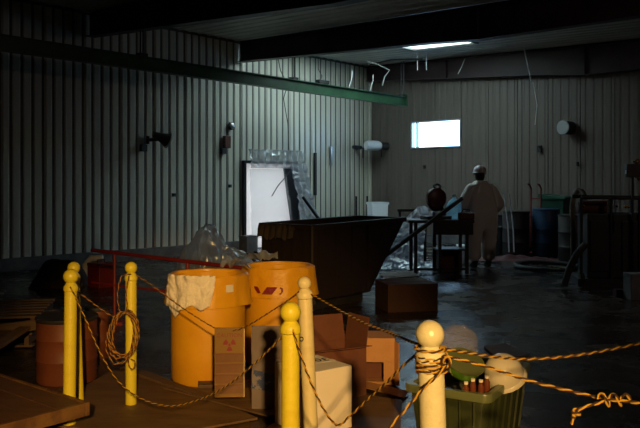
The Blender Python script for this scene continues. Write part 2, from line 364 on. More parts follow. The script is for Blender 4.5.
while k * 0.8 < UE:
    u = k * 0.8
    if u0 - .01 <= u < 2.3: ceil_panel(u, 0, s0); ceil_panel(u, s1, VE)
    elif u0 <= u < u1 - .05: ceil_panel(u, 0, .8); ceil_panel(u, 2.5, s0); ceil_panel(u, s1, VE)
    else: ceil_panel(u, 0, VE)
    k += 1
sk = MB(); sk.add([W(u, v, zc(v) + .031) for v in (s0, s1) for u in (u0, u1)], [(0, 1, 3, 2)])
skylight = struct('window_2', uvbox(uvbox(MB(), u0, u1, s0, s0 + .05, zc(s0) - .01, zc(s0) + .12), u0, u1, s1 - .05, s1, zc(s1) - .01, zc(s1) + .12), 'frame')
struct('pane', sk, 'skylight', skylight)
sk = MB(); sk.add([W(u, v, zc(v) + .031) for v in SK2[2:] for u in SK2[:2]], [(0, 1, 3, 2)])
sky2 = struct('added_skylight', uvbox(uvbox(MB(), 2.4, u1, .8, .85, zc(.8) - .01, zc(.8) + .12), 2.4, u1, 2.45, 2.5, zc(2.5) - .01, zc(2.5) + .12), 'frame')  # hidden second roof light, put in for the left wall's brightness
struct('pane', sk, 'skylight', sky2)
# tapered roof rafters (dark primer), each: web, two flanges, stiffeners
def rb(v, z00, z51, z62):
    pts = [(0, z00), (5.06, z51), (6.15, z62), (VE, z62)]
    for (a, za), (b, zb) in zip(pts, pts[1:]):
        if v <= b: return za + (zb - za) * (v - a) / (b - a)
    return z62
def rafter(uu, z00, z51, z62, idx):
    vs_ = [0.02, 1.3, 2.6, 3.9, 5.06, 6.15, 8, 10, 12.5, VE - .02]
    web = MB(); fb = MB(); ft = MB(); st = MB()
    N = len(vs_)
    def strip(mb, ua, ub, lo, hi):
        vsx = []
        for v in vs_:
            vsx += [W(ua, v, lo(v)), W(ub, v, lo(v)), W(ub, v, hi(v)), W(ua, v, hi(v))]
        fs = []
        for i in range(N - 1):
            for k in range(4): fs.append((i * 4 + k, i * 4 + (k + 1) % 4, (i + 1) * 4 + (k + 1) % 4, (i + 1) * 4 + k))
        fs += [(0, 1, 2, 3), tuple((N - 1) * 4 + k for k in (3, 2, 1, 0))]; mb.add(vsx, fs)
    b = lambda v: rb(v, z00, z51, z62)
    strip(web, uu - .006, uu + .006, lambda v: b(v) + .014, lambda v: zc(v) + .02)
    strip(fb, uu - .10, uu + .10, b, lambda v: b(v) + .014)
    strip(ft, uu - .09, uu + .09, lambda v: zc(v) - .045, lambda v: zc(v) - .032)
    o = struct('trim_%d' % idx, web, 'primer'); struct('bottom_flange', fb, 'primer', o); struct('top_flange', ft, 'primer', o)
    for v in (2.6, 6.15, 9.5): struct('stiffener', uvbox(MB(), uu - .09, uu + .09, v - .005, v + .005, b(v) + .014, zc(v) - .045), 'primer', o)
    return o
rafter(0.16, 4.36, 4.03, 3.93, 2)
rafter(4.87, 4.31, 4.09, 4.02, 3)
rafter(8.72, 4.31, 4.00, 3.93, 4)
rafter(12.6, 4.31, 4.00, 3.93, 5)

# white door in the left wall, its track and trim
dr = MB(); dr.add([W(DA + .02, -.02, .03), W(DB - .03, -.02, .03), W(DB - .03, -.02, 2.0), W(DA + .02, -.02, 2.0)], [(0, 1, 2, 3)])
door = struct('door_1', dr, 'backlit')
for a in ((DA - .05, DA + .02, 0.0, 2.06), (DB - .03, DB + .04, 0.0, 2.06)):
    struct('door_frame', uvbox(MB(), a[0], a[1], 0.0, 0.075, a[2], a[3]), 'black', door)
struct('door_frame', uvbox(MB(), DA + .02, DB - .03, 0.0, 0.075, 2.0, 2.06), 'black', door)
# ================================================================== CRANE RAIL
rt = thing('crane_rail', 'long green I-beam crane rail running below the rafters along the left wall', 'beam', W(0.5, 1.7, 3.58))
R0, R1 = 0.75, 15.5; RZ = 3.51
def inv(mb, root): return mb.xf(Matrix.Translation(-Vector(root.location)))
part('bottom_flange', inv(uvbox(MB(), R0, R1, 1.63, 1.77, RZ, RZ + .014), rt), 'green', rt)
part('web', inv(uvbox(MB(), R0, R1, 1.694, 1.706, RZ + .014, RZ + .226), rt), 'green', rt)
part('top_flange', inv(uvbox(MB(), R0, R1, 1.63, 1.77, RZ + .226, RZ + .24), rt), 'green', rt)
part('end_plate', inv(uvbox(MB(), R0 - .02, R0, 1.62, 1.78, RZ - .01, RZ + .31), rt), 'green', rt)
for uu in (0.85, 4.87, 8.72, 12.6):
    top = rb(1.7, 4.31, 4.03, 3.96) if uu > 1 else zc(1.7) - .1
    mb = MB(); mb.bar(W(uu, 1.66, RZ + .24), W(uu, 1.66, top + .01), .025); mb.bar(W(uu, 1.74, RZ + .24), W(uu, 1.74, top + .01), .025)
    uvbox(mb, uu - .08, uu + .08, 1.63, 1.77, RZ + .24, RZ + .29)
    part('hanger', inv(mb, rt), 'black', rt)
tro = thing('crane_trolley', 'small black trolley sitting on the green crane rail near its middle', 'trolley', W(3.95, 1.7, RZ + .24))
part('body', inv(uvbox(MB(), 3.75, 4.1, 1.64, 1.76, RZ + .25, RZ + .33), tro), 'black', tro, bevel=.01)
mb = MB()
for uu in (3.82, 4.03): mb.tube([W(uu, 1.63, RZ + .27), W(uu, 1.77, RZ + .27)], .03, 10)
part('wheels', inv(mb, tro), 'black', tro)

# ------- loose wires, rods and pipes under the roof
def wire(pts, r, m, label, cat='wire', name='hanging_wire', group=None, n=6):
    mb = MB(); mb.tube(pts, r, n); return solo(name, mb, m, label, cat, group, smooth=True)
wire([W(4.2, 0.5, 4.7), W(3.9, .35, 4.2), W(3.6, .3, 3.9), W(3.5, .06, 3.6), W(3.35, .06, 3.0), W(3.3, .06, 2.25)], .010, 'black', 'black cable drooping from the roof down the left wall to the curtained doorway', 'cable', 'hanging_cable')
wire([W(2.45, .25, 4.7), W(2.5, .3, 4.4), W(2.3, .25, 4.25), W(2.4, .2, 4.0), W(2.05, .2, 3.85)], .010, 'black', 'short crooked black wire hanging above the crane rail near the bright wall', 'wire')
wire([P(466, 56, 18.5), P(466, 63, 18.5), P(463, 68, 18.5), P(457, 73, 18.5)][0:1] + [P(462, 66, 18.2), P(458, 74, 18.2)], .012, 'white', 'thin white rod hanging by the rafter over the window', 'rod', 'hanging_rod')
wire([W(1.4, 1.0, 4.66), W(1.35, 1.3, 4.55), W(1.2, 1.55, 4.40), W(1.2, 1.4, 4.25), W(1.1, 1.25, 4.05)], .016, 'white', 'white bent pipe hanging in the corner above the end of the crane rail', 'pipe', 'hanging_pipe')
for a, b_, lab in ((417, 57, 'left'), (426, 58, 'right')):
    wire([P(a, 48, 18.0), P(a + .5, 70, 18.0)], .009, 'white', 'thin white wire hanging below the roof light, the %s of a pair' % lab, 'wire', 'hanging_wire', None)
wire([P(523, 44, 17.3), P(526, 58, 17.2), P(531, 81, 17.1)], .013, 'white', 'slanting pale rod hanging across the far rafter right of the window', 'rod', 'hanging_rod')
wire([P(533, 82, 16.9), P(537, 105, 16.9), P(535, 125, 16.9)], .006, 'white', 'faint thin cord dangling in front of the back wall right of the window', 'cord', 'dangling_string')
wire([P(566, 44, 17.0), P(570, 62, 17.0)], .02, 'black', 'short black drop pipe at the far rafter on the right', 'pipe', 'drop_pipe')
wire([W(1.2, .9, 4.60), W(1.6, 1.9, 4.57), W(1.3, 2.6, 4.55)], .022, 'black', 'dark conduit running under the roof near the corner', 'conduit', 'roof_conduit')
for uu, lab in ((3.0, 'nearer the rafter'), (2.2, 'nearer the corner')):
    wire([W(uu, 1.7, RZ + .25), W(uu - .05, 1.75, RZ + .5), W(uu - .1, 1.72, RZ + .66)], .007, 'white', 'thin pale wire end standing up from the crane rail, ' + lab, 'wire')

# ------- fixtures on the left wall
def uof(px):   # u on the left wall (v=0) at image column px
    k = (px - 320) / FPX; return (CO.x - k * CO.y) / (-DU.x + k * DU.y) if False else (CO.x - k * CO.y) / (k * DU.y - DU.x)
def zat(py, p): return CH - (py - HZ) / FPX * p.y
def wallpt(px, py, off=0.0):
    u = uof(px); p = W(u, off, 0); return W(u, off, zat(py, p))
def vof(px):
    k = (px - 320) / FPX; return (k * CO.y - CO.x) / (DV.x - k * DV.y)
def backpt(px, py, off=0.0):
    v = vof(px); p = W(off, v, 0); return W(off, v, zat(py, p))
# flood lamp on arm
def flood(px, py, name, label, facedir, scale=1.0, back=False, armlen=.35, bodym='black'):
    base = backpt(px, py, .03) if back else wallpt(px, py, .03); nrm = DU if back else DV
    t = thing(name, label, 'wall lamp', base)
    L = Vector((0, 0, 0)); e = nrm * armlen
    mb = MB(); mb.tube([L, e], .03 * scale, 8); mb.box((0, 0, 0), (.06, .06, .16)); part('arm', mb, 'rust', t, smooth=True)
    d = Vector(facedir).normalized(); q = d.to_track_quat('Z', 'Y').to_matrix()
    mb = MB(); mb.lathe([(.045 * scale, -.22 * scale), (.06 * scale, -.15 * scale), (.10 * scale, 0), (.13 * scale, .07 * scale), (.115 * scale, .07 * scale), (.06 * scale, -.04 * scale)], e, 20, M3=q)
    part('housing', mb, bodym, t, smooth=True)
    mb = MB(); mb.lathe([(.135 * scale, .055 * scale), (.145 * scale, .075 * scale), (.12 * scale, .08 * scale)], e, 20, M3=q); part('rim', mb, 'white', t, smooth=True)
    return t
flood(147, 140, 'wall_lamp', 'bell-shaped dark wall lamp with pale rim high on the left wall, far from the door', DU * -0.9 + DV * .2 + Vector((0, 0, -.35)), 1.15, armlen=.55)
t = thing('round_gauge', 'small shiny round gauge on the left wall above a rusty box', 'gauge', wallpt(230, 126, .02))
q = DV.to_track_quat('Z', 'Y').to_matrix()
mb = MB(); mb.lathe([(.09, 0), (.09, .06), (.075, .065)], (0, 0, 0), 20, M3=q); part('casing', mb, 'black', t, smooth=True)
mb = MB(); mb.lathe([(.075, .064), (.05, .085), (1e-6, .09)], (0, 0, 0), 20, M3=q); part('face', mb, 'steel', t, smooth=True)
def wbox(px, py, wd, h, m, label, name='wall_box', d=.08):
    p = wallpt(px, py, .01 + d / 2); mb = MB(); mb.box((0, 0, 0), (wd, d, h)); mb.box((0, d / 2, 0), (wd * .7, .012, h * .8))
    o = solo(name, mb, m, label, 'wall box', bevel=.006, loc=p, rot=angU + pi); return o
wbox(225, 142, .16, .27, 'rust', 'rust-brown upright box on the left wall under the round gauge', d=.1)
wbox(222, 151, .13, .13, 'black', 'small square black box on the left wall just below the rusty box')
wbox(142, 148, .14, .14, 'black', 'small square black box on the left wall below the bell-shaped lamp')
wbox(229, 186, .07, .07, 'black', 'tiny dark socket halfway up the wall left of the white door', 'wall_socket', .05)
wbox(173, 195, .07, .07, 'black', 'tiny dark socket low on the left wall above the polythene heap', 'wall_socket', .05)
wbox(314, 174, .07, 1.08, 'black', 'tall narrow dark channel fixed upright on the wall right of the door', 'wall_channel', .06)
wbox(330, 156, .07, .5, 'steel', 'short pale strut on the wall right of the tall dark channel', 'wall_strut', .05)
for px, h, lab in ((349, 26, 'left'), (360, 30, 'right')):
    p = wallpt(px, 224, .25); mb = MB(); mb.box((0, 0, .45), (.05, .05, .9)); mb.box((0, 0, -.15), (.16, .16, .3)); 
    p.z = .3; solo('dark_post', mb, 'black', 'slim dark post standing by the far corner, %s of two' % lab, 'post', loc=p)
# lamp by the corner: white tube with dark bracket on back wall + dark one on the left wall
base = backpt(388, 146, .02); t = thing('corner_lamp', 'white cylindrical lamp sticking out of the back wall left of the window', 'wall lamp', base)
dd = (DU * .85 - DV * .35).normalized(); q = dd.to_track_quat('Z', 'Y').to_matrix()
mb = MB(); mb.lathe([(.10, 0), (.10, .22)], (0, 0, 0), 20, M3=q); part('bracket', mb, 'black', t, smooth=True)
mb = MB(); mb.lathe([(.08, .20), (.13, .30), (.14, .62), (.12, .68), (.10, .66)], (0, 0, 0), 24, M3=q); part('shade', mb, 'white', t, smooth=True)
mb = MB(); mb.tube([dd * .2, dd * .2 + Vector((0, 0, -.30))], .02, 8); part('drop_arm', mb, 'black', t)
base = wallpt(356, 148, .02); t = thing('dark_wall_bracket', 'dark pipe bracket on the left wall close to the corner lamp', 'bracket', base)
mb = MB(); mb.tube([(0, 0, 0), DV * .22 + DU * .1, DV * .25 + DU * .45], .05, 10); part('pipe', mb, 'black', t, smooth=True)
mb = MB(); mb.tube([DV * .22, DV * .22 + Vector((0, 0, -.28))], .018, 8); part('leg', mb, 'black', t)
base = backpt(571, 128, .02); t = thing('round_vent', 'round dark vent pipe sticking out of the back wall right of the window', 'vent', base)
q = (DU - DV * .25).normalized().to_track_quat('Z', 'Y').to_matrix()
mb = MB(); mb.lathe([(.15, 0), (.15, .28), (.13, .28), (.13, .1)], (0, 0, 0), 24, M3=q); part('pipe', mb, 'black', t, smooth=True)
mb = MB(); mb.lathe([(.155, .25), (.17, .27), (.155, .29)], (0, 0, 0), 24, M3=q); part('rim', mb, 'frame', t, smooth=True)
for px, py, s_, lab in ((540, 149, .09, 'small dark wall clip on the back wall right of the window, the larger one'), (425, 167, .05, 'tiny dark stub on the back wall under the window'), (578, 164, .05, 'tiny dark stub on the back wall below the round vent')):
    p = backpt(px, py, .03); mb = MB(); mb.box((0, 0, 0), (s_, .05, s_ * 1.8)); mb.box((0, -.03, s_ * .5), (s_ * .6, .05, s_ * .5)); solo('wall_clip', mb, 'black', lab, 'clip', loc=p, rot=angV)
# ------- polythene round the doorway
def crump(v, sc=6.0, amp=.05): return (abs(noise.noise(v * sc)) * 1.6 + abs(noise.noise(v * sc * 2.3)) * .8) * amp
def quadsheet(TL, TR, BL, BR, off, amp, nx, ny, fold=0.0, ff=30, sc=5):
    """sheet hung between four wall points given in image columns/rows, off the wall"""
    tl, tr, bl, br = [wallpt(p[0], p[1], off) for p in (TL, TR, BL, BR)]
    def f(a, b):
        q = tl.lerp(tr, a).lerp(bl.lerp(br, a), b); return q + DV * (crump(q, sc, amp) + fold * sin(a * ff + 2 * b)) + DU * .4 * crump(q + Vector((9, 2, 1)), sc, amp)
    return MB().grid(f, nx, ny)
mb = quadsheet((242, 149), (299, 151), (243, 168), (300, 169), .20, .06, 90, 10, .045, 55, 6)
solo('polythene_valance', mb, 'filmthin', 'gathered clear polythene valance hanging above the white door', 'plastic sheet', smooth=True)
mb = quadsheet((282, 163), (297, 165), (293, 224), (310, 224), .26, .07, 30, 50, .03, 20, 5)
solo('polythene_drape', mb, 'filmmilk', 'clear polythene drape swept down to the right beside the white door', 'plastic sheet', smooth=True)
mb = quadsheet((246, 169), (281, 169), (247, 238), (291, 238), .13, .035, 40, 40, .012, 26, 3)
solo('polythene_curtain', mb, 'filmveil', 'thin see-through polythene curtain hanging over the white door', 'plastic sheet', smooth=True)
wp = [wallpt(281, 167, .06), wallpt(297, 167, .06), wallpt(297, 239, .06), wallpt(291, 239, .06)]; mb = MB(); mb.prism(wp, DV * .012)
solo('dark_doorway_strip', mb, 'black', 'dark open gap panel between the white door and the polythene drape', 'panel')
wire([wallpt(288, 166, .22), wallpt(272, 186, .20), wallpt(266, 196, .20)], .012, 'black', 'thin black cable slanting across the top of the white door', 'cable', 'hanging_cable')

# ================================================================== LEFT BACK CLUTTER
# heap of polythene
t0 = P(206, 286, 10.9); t0.z = 0
mb = MB()
HP = [(-.46, 0), (-.42, .30), (-.31, .60), (-.19, .74), (-.10, .93), (0, 1.0), (.08, .97), (.20, .80), (.26, .65), (.41, .58), (.59, .49), (.70, .34), (.86, .12), (.93, 0)]
def hprof(x):
    for (a, za), (b, zb) in zip(HP, HP[1:]):
        if a <= x <= b: return za + (zb - za) * (x - a) / (b - a)
    return 0
def heap(a, b):
    x = -.46 + a * 1.39; y = (b - .5) * 2; q = Vector((x, y * .5, 0))
    h = hprof(x) * max(0, 1 - abs(y) ** 1.7) ** .75
    return Vector((x + crump(q, 5, .04) - .02, y * (.34 + .1 * (x < .2)) + crump(q + Vector((5, 5, 5)), 6, .06) - .03, max(.012, h * (.93 + .25 * (crump(q + Vector((3, 1, 0)), 3, .5) - .12)))))
mb.grid(heap, 90, 60)
ph_ = solo('polythene_heap', mb, 'film', 'crumpled heap of clear polythene on the floor before the left wall', 'plastic sheet', smooth=True, loc=(t0.x, t0.y, 0), rot=0)
mb = MB(); mb.grid(lambda a, b: Vector(((a - .5) * .75 + .10, (b - .5) * .4, .012 + max(0, .40 * math.exp(-(((a - .45) * 2.4) ** 2 + ((b - .5) * 2.6) ** 2)) + .06 * noise.noise(Vector((a * 7, b * 7, 2)))))), 30, 20)
solo('debris_pile', mb, 'brick', 'dark rubbish pile showing through the clear polythene heap', 'rubbish', loc=(t0.x - .1, t0.y, 0), smooth=True)
# small grey box left of the door, debris by the dumpster
p = wallpt(238, 237, .35); mb = MB(); mb.box((0, 0, .17), (.34, .26, .34)); mb.box((0, 0, .35), (.36, .28, .02))
solo('grey_box', mb, 'conc', 'small grey box on the floor left of the white door', 'box', loc=(p.x, p.y, 0), rot=angU, bevel=.008)
random.seed(11)
for i, (px, Y, s_, lab) in enumerate(((252, 14.6, .2, 'broken dark lump by the door foot, leftmost of the scraps'), (262, 14.2, .26, 'broken dark lump lying in front of the white door'), (248, 13.0, .16, 'small scrap between the polythene heap and the hopper'), (270, 13.8, .22, 'jagged scrap at the left rear of the rusty hopper'))):
    q = P(px, 200, Y); mb = MB()
    for k in range(7):
        a = random.uniform(0, pi); mb.box((random.uniform(-s_, s_) * .6, random.uniform(-s_, s_) * .4, s_ * .25 + random.uniform(0, s_) * .5), (s_ * random.uniform(.5, 1.2), s_ * .3, s_ * .12), Matrix.Rotation(a, 3, 'Z') @ Matrix.Rotation(random.uniform(-.5, .5), 3, 'Y'))
    solo('broken_scrap', mb, 'brick', lab, 'scrap', loc=(q.x, q.y, 0))
# red box, pale tub and dark sack against the left wall
p = P(101, 262, 10.9); p.z = 0
t = thing('red_toolbox', 'small red metal box near the left wall behind the rope posts', 'box', p, angU)
mb = MB(); mb.box((0, 0, .15), (.26, .32, .30)); part('body', mb, 'redpaint', t, bevel=.01)
mb = MB(); mb.box((0, 0, .33), (.27, .33, .055)); part('lid', mb, 'redpaint', t, bevel=.012)
mb = MB(); mb.tube([(-.06, 0, .355), (-.06, 0, .40), (.06, 0, .40), (.06, 0, .355)], .009, 8); part('handle', mb, 'black', t, smooth=True)
mb = MB(); p = P(92, 262, 11.1)
mb.tube([(-.12, 0, .05), (-.10, 0, .30), (-.02, 0, .40), (.16, 0, .41)], .045, 12)
solo('pale_elbow_pipe', mb, 'white', 'pale bent pipe elbow standing beside the small red box', 'pipe', loc=(p.x, p.y, 0), smooth=True)
p = P(60, 270, 10.9); mb = MB()
mb.grid(lambda a, b: Vector(((a - .5) * .75, (b - .5) * .5, .01 + .42 * max(0, (1 - (2 * a - 1) ** 4) * (1 - (2 * b - 1) ** 2)) ** .6 * (.7 + .4 * noise.noise(Vector((a * 4, b * 4, 1))) + .2 * a))), 24, 18)
solo('brown_sack', mb, 'brick', 'slumped dark brown sack on the floor left of the pale elbow pipe', 'sack', loc=(p.x, p.y, 0), smooth=True)
wire([P(20, 290, 8.6), P(42, 300, 8.2)], .03, 'steel', 'short pale pipe lying in the dark far left', 'pipe', 'loose_pipe') if False else None
# red pipe barrier parallel to the back wall
t = thing('red_barrier', 'low dark red pipe barrier rail behind the left rope posts', 'barrier', (0, 0, 0))
A = P(92, 250, 8.2); B = P(246, 268.5, 6.9)
mb = MB(); mb.tube([A, B], .020, 10); part('rail', mb, 'redpaint', t, smooth=True)
for f in (.17, .66):
    q = A.lerp(B, f); mb = MB(); mb.tube([q, (q.x, q.y, .04)], .018, 10); mb.box((q.x, q.y, .02), (.22, .22, .035)); part('leg', mb, 'redpaint', t, smooth=True)
q = A.lerp(B, .99); mb = MB(); mb.tube([q, (q.x, q.y, .04)], .018, 10); mb.box((q.x, q.y, .02), (.22, .22, .035)); part('leg', mb, 'redpaint', t, smooth=True)
mb = MB(); a2 = A.copy(); a2.z = .42; b2 = B.copy(); b2.z = .42
part('lower_rail', MB().tube([a2, b2], .014, 8), 'redpaint', t, smooth=True)

# lumber on the left: pallet stack and loose planks
def pallet(loc, rot, label):
    t = thing('wooden_pallet', label, 'pallet', loc, rot)
    for k in range(7): part('slat', MB().box((0, -.5 + k * .1667, .135), (1.2, .10, .02)), 'wood', t)
    for k in range(3): part('stringer', MB().box((0, 0, 0), (.04, 1.08, .09)).xf(Matrix.Translation((-.55 + k * .55, 0, .079))), 'wood', t)
    for k in range(3): part('slat', MB().box((0, -.48 + k * .48, .022), (1.2, .10, .02)), 'wood', t)
    return t
pallet((-3.30, 7.25, 0), .12, 'worn wooden pallet at the far left, lower of two stacked')
pallet((-3.30, 7.25, .15), .20, 'worn wooden pallet at the far left, upper of two stacked')
for a, b_, lab in ((P(-12, 352, 5.95), P(26, 327, 6.5), 'grey loose plank leaning on the pallets, nearest the camera'), (P(-10, 343, 6.15), P(12, 328, 6.6), 'grey loose plank leaning on the pallets, farther from the camera')):
    mb = MB(); mb.bar(a, b_, .10, .025); solo('loose_plank', mb, 'wood', lab, 'plank')
mb = MB(); mb.bar(P(-8, 330, 6.5), P(38, 324.5, 6.5), .03, .09); solo('long_plank', mb, 'wood', 'long plank on edge in front of the pallets, lit along its side', 'plank')
mb = MB(); mb.bar(P(18, 316, 7.2), P(60, 312, 7.4), .12, .02); solo('short_board', mb, 'wood', 'short pale board lying across the pallet corner behind the rusty drum', 'board')

# two brown drums behind the left posts
def small_drum(loc, r, h, label, m='drumbrown'):
    t = thing('brown_drum', label, 'drum', loc)
    mb = MB(); mb.lathe([(r * .97, 0), (r, .02), (r, h * .33), (r * 1.02, h * .345), (r, h * .36), (r, h * .66), (r * 1.02, h * .675), (r, h * .69), (r, h - .02), (r * .95, h - .02), (r * .94, .04)], (0, 0, 0), 36)
    part('body', mb, m, t, smooth=True)
    mb = MB(); mb.lathe([(r * 1.0, h - .03), (r * 1.035, h - .02), (r * 1.035, h), (r * .97, h)], (0, 0, 0), 36); part('rim', mb, 'black', t, smooth=True)
    mb = MB(); mb.lathe([(r * .94, h * .8), (1e-6, h * .82)], (0, 0, 0), 36); part('contents', mb, 'redtarp', t, smooth=True)
    return t
small_drum((P(67, 0, 5.72).x, 5.72, 0), .225, .49, 'rusty brown open drum behind the pair of yellow posts')
small_drum((P(97, 0, 6.45).x, 6.45, 0), .10, .44, 'narrow orange-brown can right behind the rusty open drum')

# ================================================================== FLOOR COVERS NEAR THE CAMERA
def slab(name, pts, z, h, m, label, cat):
    mb = MB(); mb.prism([Vector((x, y, z)) for x, y in pts], (0, 0, h)); return solo(name, mb, m, label, cat, bevel=.003)
def fp(px, py, z=0.0):
    Y = FPX * (CH - z) / (py - HZ); return ((px - 320) / FPX * Y, Y)
slab('plywood_sheet', [fp(112, 372), fp(150, 373), fp(258, 420), fp(150, 440), fp(40, 425), fp(60, 402)], .001, .015, 'ply', 'brown plywood sheet on the floor under the left posts', 'plywood')
slab('plywood_sheet', [fp(162, 391), fp(262, 392), fp(300, 410), fp(268, 420)], .0165, .012, 'ply', 'brown plywood sheet on the floor in front of the yellow drums', 'plywood')
slab('narrow_board', [fp(120, 372), fp(126, 370), fp(212, 400), fp(206, 404)], .017, .022, 'wood', 'narrow board lying slanted on the plywood left of the yellow drums', 'board')
slab('small_block', [fp(198, 386), fp(214, 386), fp(215, 392), fp(198, 392)], .020, .03, 'wood', 'short wood block on the floor at the foot of the left yellow drum', 'block')
slab('plywood_sheet', [fp(320, 390), fp(402, 402), fp(400, 440), fp(300, 470), fp(240, 450)], .001, .015, 'ply', 'brown plywood sheet on the floor between the white carton and the green tote', 'plywood')
slab('flat_cardboard', [fp(336, 383), fp(352, 381), fp(409, 394), fp(404, 401)], .017, .006, 'cardboard', 'flattened cardboard flap on the floor beside the tan carton', 'cardboard')
slab('pale_board', [fp(484, 348), fp(505, 345), fp(530, 357), fp(498, 361)], .001, .02, 'greycard', 'pale flat board lying on the floor behind the green tote', 'board')
for (a, b_, c_, d_, lab) in (((380, 274), (412, 272), (420, 277), (384, 280), 'pale flat strip on the floor behind the dark brown carton, farther one'), ((392, 280), (424, 279), (432, 283), (396, 285), 'pale flat strip on the floor behind the dark brown carton, nearer one')):
    slab('flat_strip', [fp(*a), fp(*b_), fp(*c_), fp(*d_)], .001, .02, 'greycard', lab, 'strip')

# brown deck cart, bottom left
DZ = .26
c0 = Vector((*fp(90, 403, DZ), 0)); fdir = (Vector((*fp(0, 374, DZ), 0)) - c0).normalized(); ndir = Vector((-fdir.y, fdir.x, 0))
if ndir.y > 0: ndir = -ndir
t = thing('deck_cart', 'low brown wooden deck cart with dark trim at the bottom left', 'cart', c0 - ndir * 0 + fdir * 0, 0)
def dk(a, b, z): return fdir * a + ndir * b + Vector((0, 0, z))
L_, Wd = 1.9, 1.15
for k in range(7):
    b0 = .03 + k * (Wd - .06) / 7; b1 = b0 + (Wd - .06) / 7 - .006; mb = MB()
    vs = [dk(a, b, z) for z in (DZ - .025, DZ - .002 * (k % 2)) for b in (b0, b1) for a in (.03, L_)]
    mb.add(vs, [(0, 2, 3, 1), (4, 5, 7, 6), (0, 1, 5, 4), (2, 6, 7, 3), (0, 4, 6, 2), (1, 3, 7, 5)]); part('plank', mb, 'deck', t)
for a0_, a1_, b0, b1, m_ in ((0, L_, 0, .028, 'decktrim'), (0, .028, .03, Wd, 'decktrim'), (0, L_, Wd - .03, Wd, 'redpaint')):
    mb = MB(); vs = [dk(a, b, z) for z in (DZ - .07, DZ + .006) for b in (b0, b1) for a in (a0_, a1_)]
    mb.add(vs, [(0, 2, 3, 1), (4, 5, 7, 6), (0, 1, 5, 4), (2, 6, 7, 3), (0, 4, 6, 2), (1, 3, 7, 5)]); part('edge_trim', mb, m_, t, bevel=.004)
for a, b in ((.35, .25), (.35, Wd - .2), (L_ - .2, .25), (L_ - .2, Wd - .2)):
    mb = MB(); mb.tube([dk(a - .02, b, .08), dk(a + .02, b, .08)], .078, 18); mb.bar(dk(a, b, .12), dk(a, b, DZ - .03), .05); part('caster', mb, 'rubber', t)

# ================================================================== POSTS
def post(px_top, top_z, Y, r, ball, m, label, lean=(0, 0), base_px=None, extra=None):
    x = (px_top - 320) / FPX * Y
    t = thing('rope_post', label, 'post', (x - lean[0], Y - lean[1], 0), 0, None)
    t.rotation_euler = (-lean[1] / top_z, lean[0] / top_z, 0)
    hb = top_z - 2 * ball + .008
    mb = MB(); mb.lathe([(r, 0), (r, hb - .055), (r * .985, hb - .05)], (0, 0, 0), 28); part('shaft', mb, m, t, smooth=True)
    mb = MB(); mb.lathe([(r * .98, hb - .055), (r * 1.14, hb - .05), (r * 1.17, hb - .035), (r * 1.10, hb - .022), (r * .9, hb - .012), (ball * .55, hb + .004)], (0, 0, 0), 28); part('collar', mb, m, t, smooth=True)
    mb = MB(); mb.sphere((0, 0, top_z - ball), ball, n=28, m=18); part('ball_finial', mb, m, t, smooth=True)
    mb = MB(); pts = [(r * 1.02 * 0 + .0 + (r + .008 * (1 - cos(a))) * 1.0, 0, hb - .080 + .009 * sin(a)) for a in [2 * pi * k / 12 for k in range(12)]]
    mb.tube(pts, .0025, 6, closed=True); part('rope_eye', mb, 'black', t)
    return t
post(131, 0.98, 5.02, .037, .041, 'yellow', 'yellow ball-topped post with a coil of rope hung on it')
post(71, .978, 4.60, .038, .046, 'yellow', 'yellow ball-topped post, front one of the close pair at far left', lean=(.012, 0))
post(73.5, .98, 5.03, .036, .042, 'yellow', 'yellow ball-topped post, rear one of the close pair at far left', lean=(-.035, 0))
post(290.5, .985, 3.26, .040, .046, 'yellow', 'bright yellow ball-topped post before the white carton')
post(304, .99, 4.13, .040, .038, 'cream', 'cream ball-topped post behind the bright yellow one', lean=(-.045, 0))
post(429.5, 1.053, 2.45, .043, .047, 'pale', 'pale ball-topped post wrapped in rope before the green tote', lean=(-.035, 0))

# ------- ropes: two twisted strands
def smoothpts(pts, step=.012):
    pts = [Vector(p) for p in pts]; out = []
    for i in range(len(pts) - 1):
        p0 = pts[max(i - 1, 0)]; p1 = pts[i]; p2 = pts[i + 1]; p3 = pts[min(i + 2, len(pts) - 1)]
        n = max(2, int((p2 - p1).length / step))
        for k in range(n):
            t_ = k / n
            out.append(.5 * ((2 * p1) + (p2 - p0) * t_ + (2 * p0 - 5 * p1 + 4 * p2 - p3) * t_ ** 2 + (3 * p1 - p0 - 3 * p2 + p3) * t_ ** 3))
    out.append(pts[-1]); return out
def rope(mb, pts, r=.0065, pitch=.055, step=.010, mats=(0, 1)):
    c = smoothpts(pts, step); L = 0; A_ = []; B_ = []; up = Vector((0, 0, 1)); 
    for i, p in enumerate(c):
        if i: L += (p - c[i - 1]).length
        t_ = (c[min(i + 1, len(c) - 1)] - c[max(i - 1, 0)]).normalized()
        x = t_.cross(up)
        if x.length < 1e-3: x = t_.cross(Vector((1, 0, 0)))
        x.normalize(); y = x.cross(t_); up = y; a = 2 * pi * L / pitch
        o = (x * cos(a) + y * sin(a)) * r * .55; A_.append(p + o); B_.append(p - o)
    mb.mat = mats[0]; mb.tube(A_, r * .62, 6); mb.mat = mats[1]; mb.tube(B_, r * .62, 6); mb.mat = 0
def ropething(ptss, label, r=.0065, name='barrier_rope', mats=('ropey', 'ropeb'), pitch=.055):
    mb = MB()
    for q in ptss: rope(mb, q, r * .82, pitch)
    return solo(name, mb, list(mats), label, 'rope', smooth=True)
def RP(px, py, Y): return P(px, py, Y)
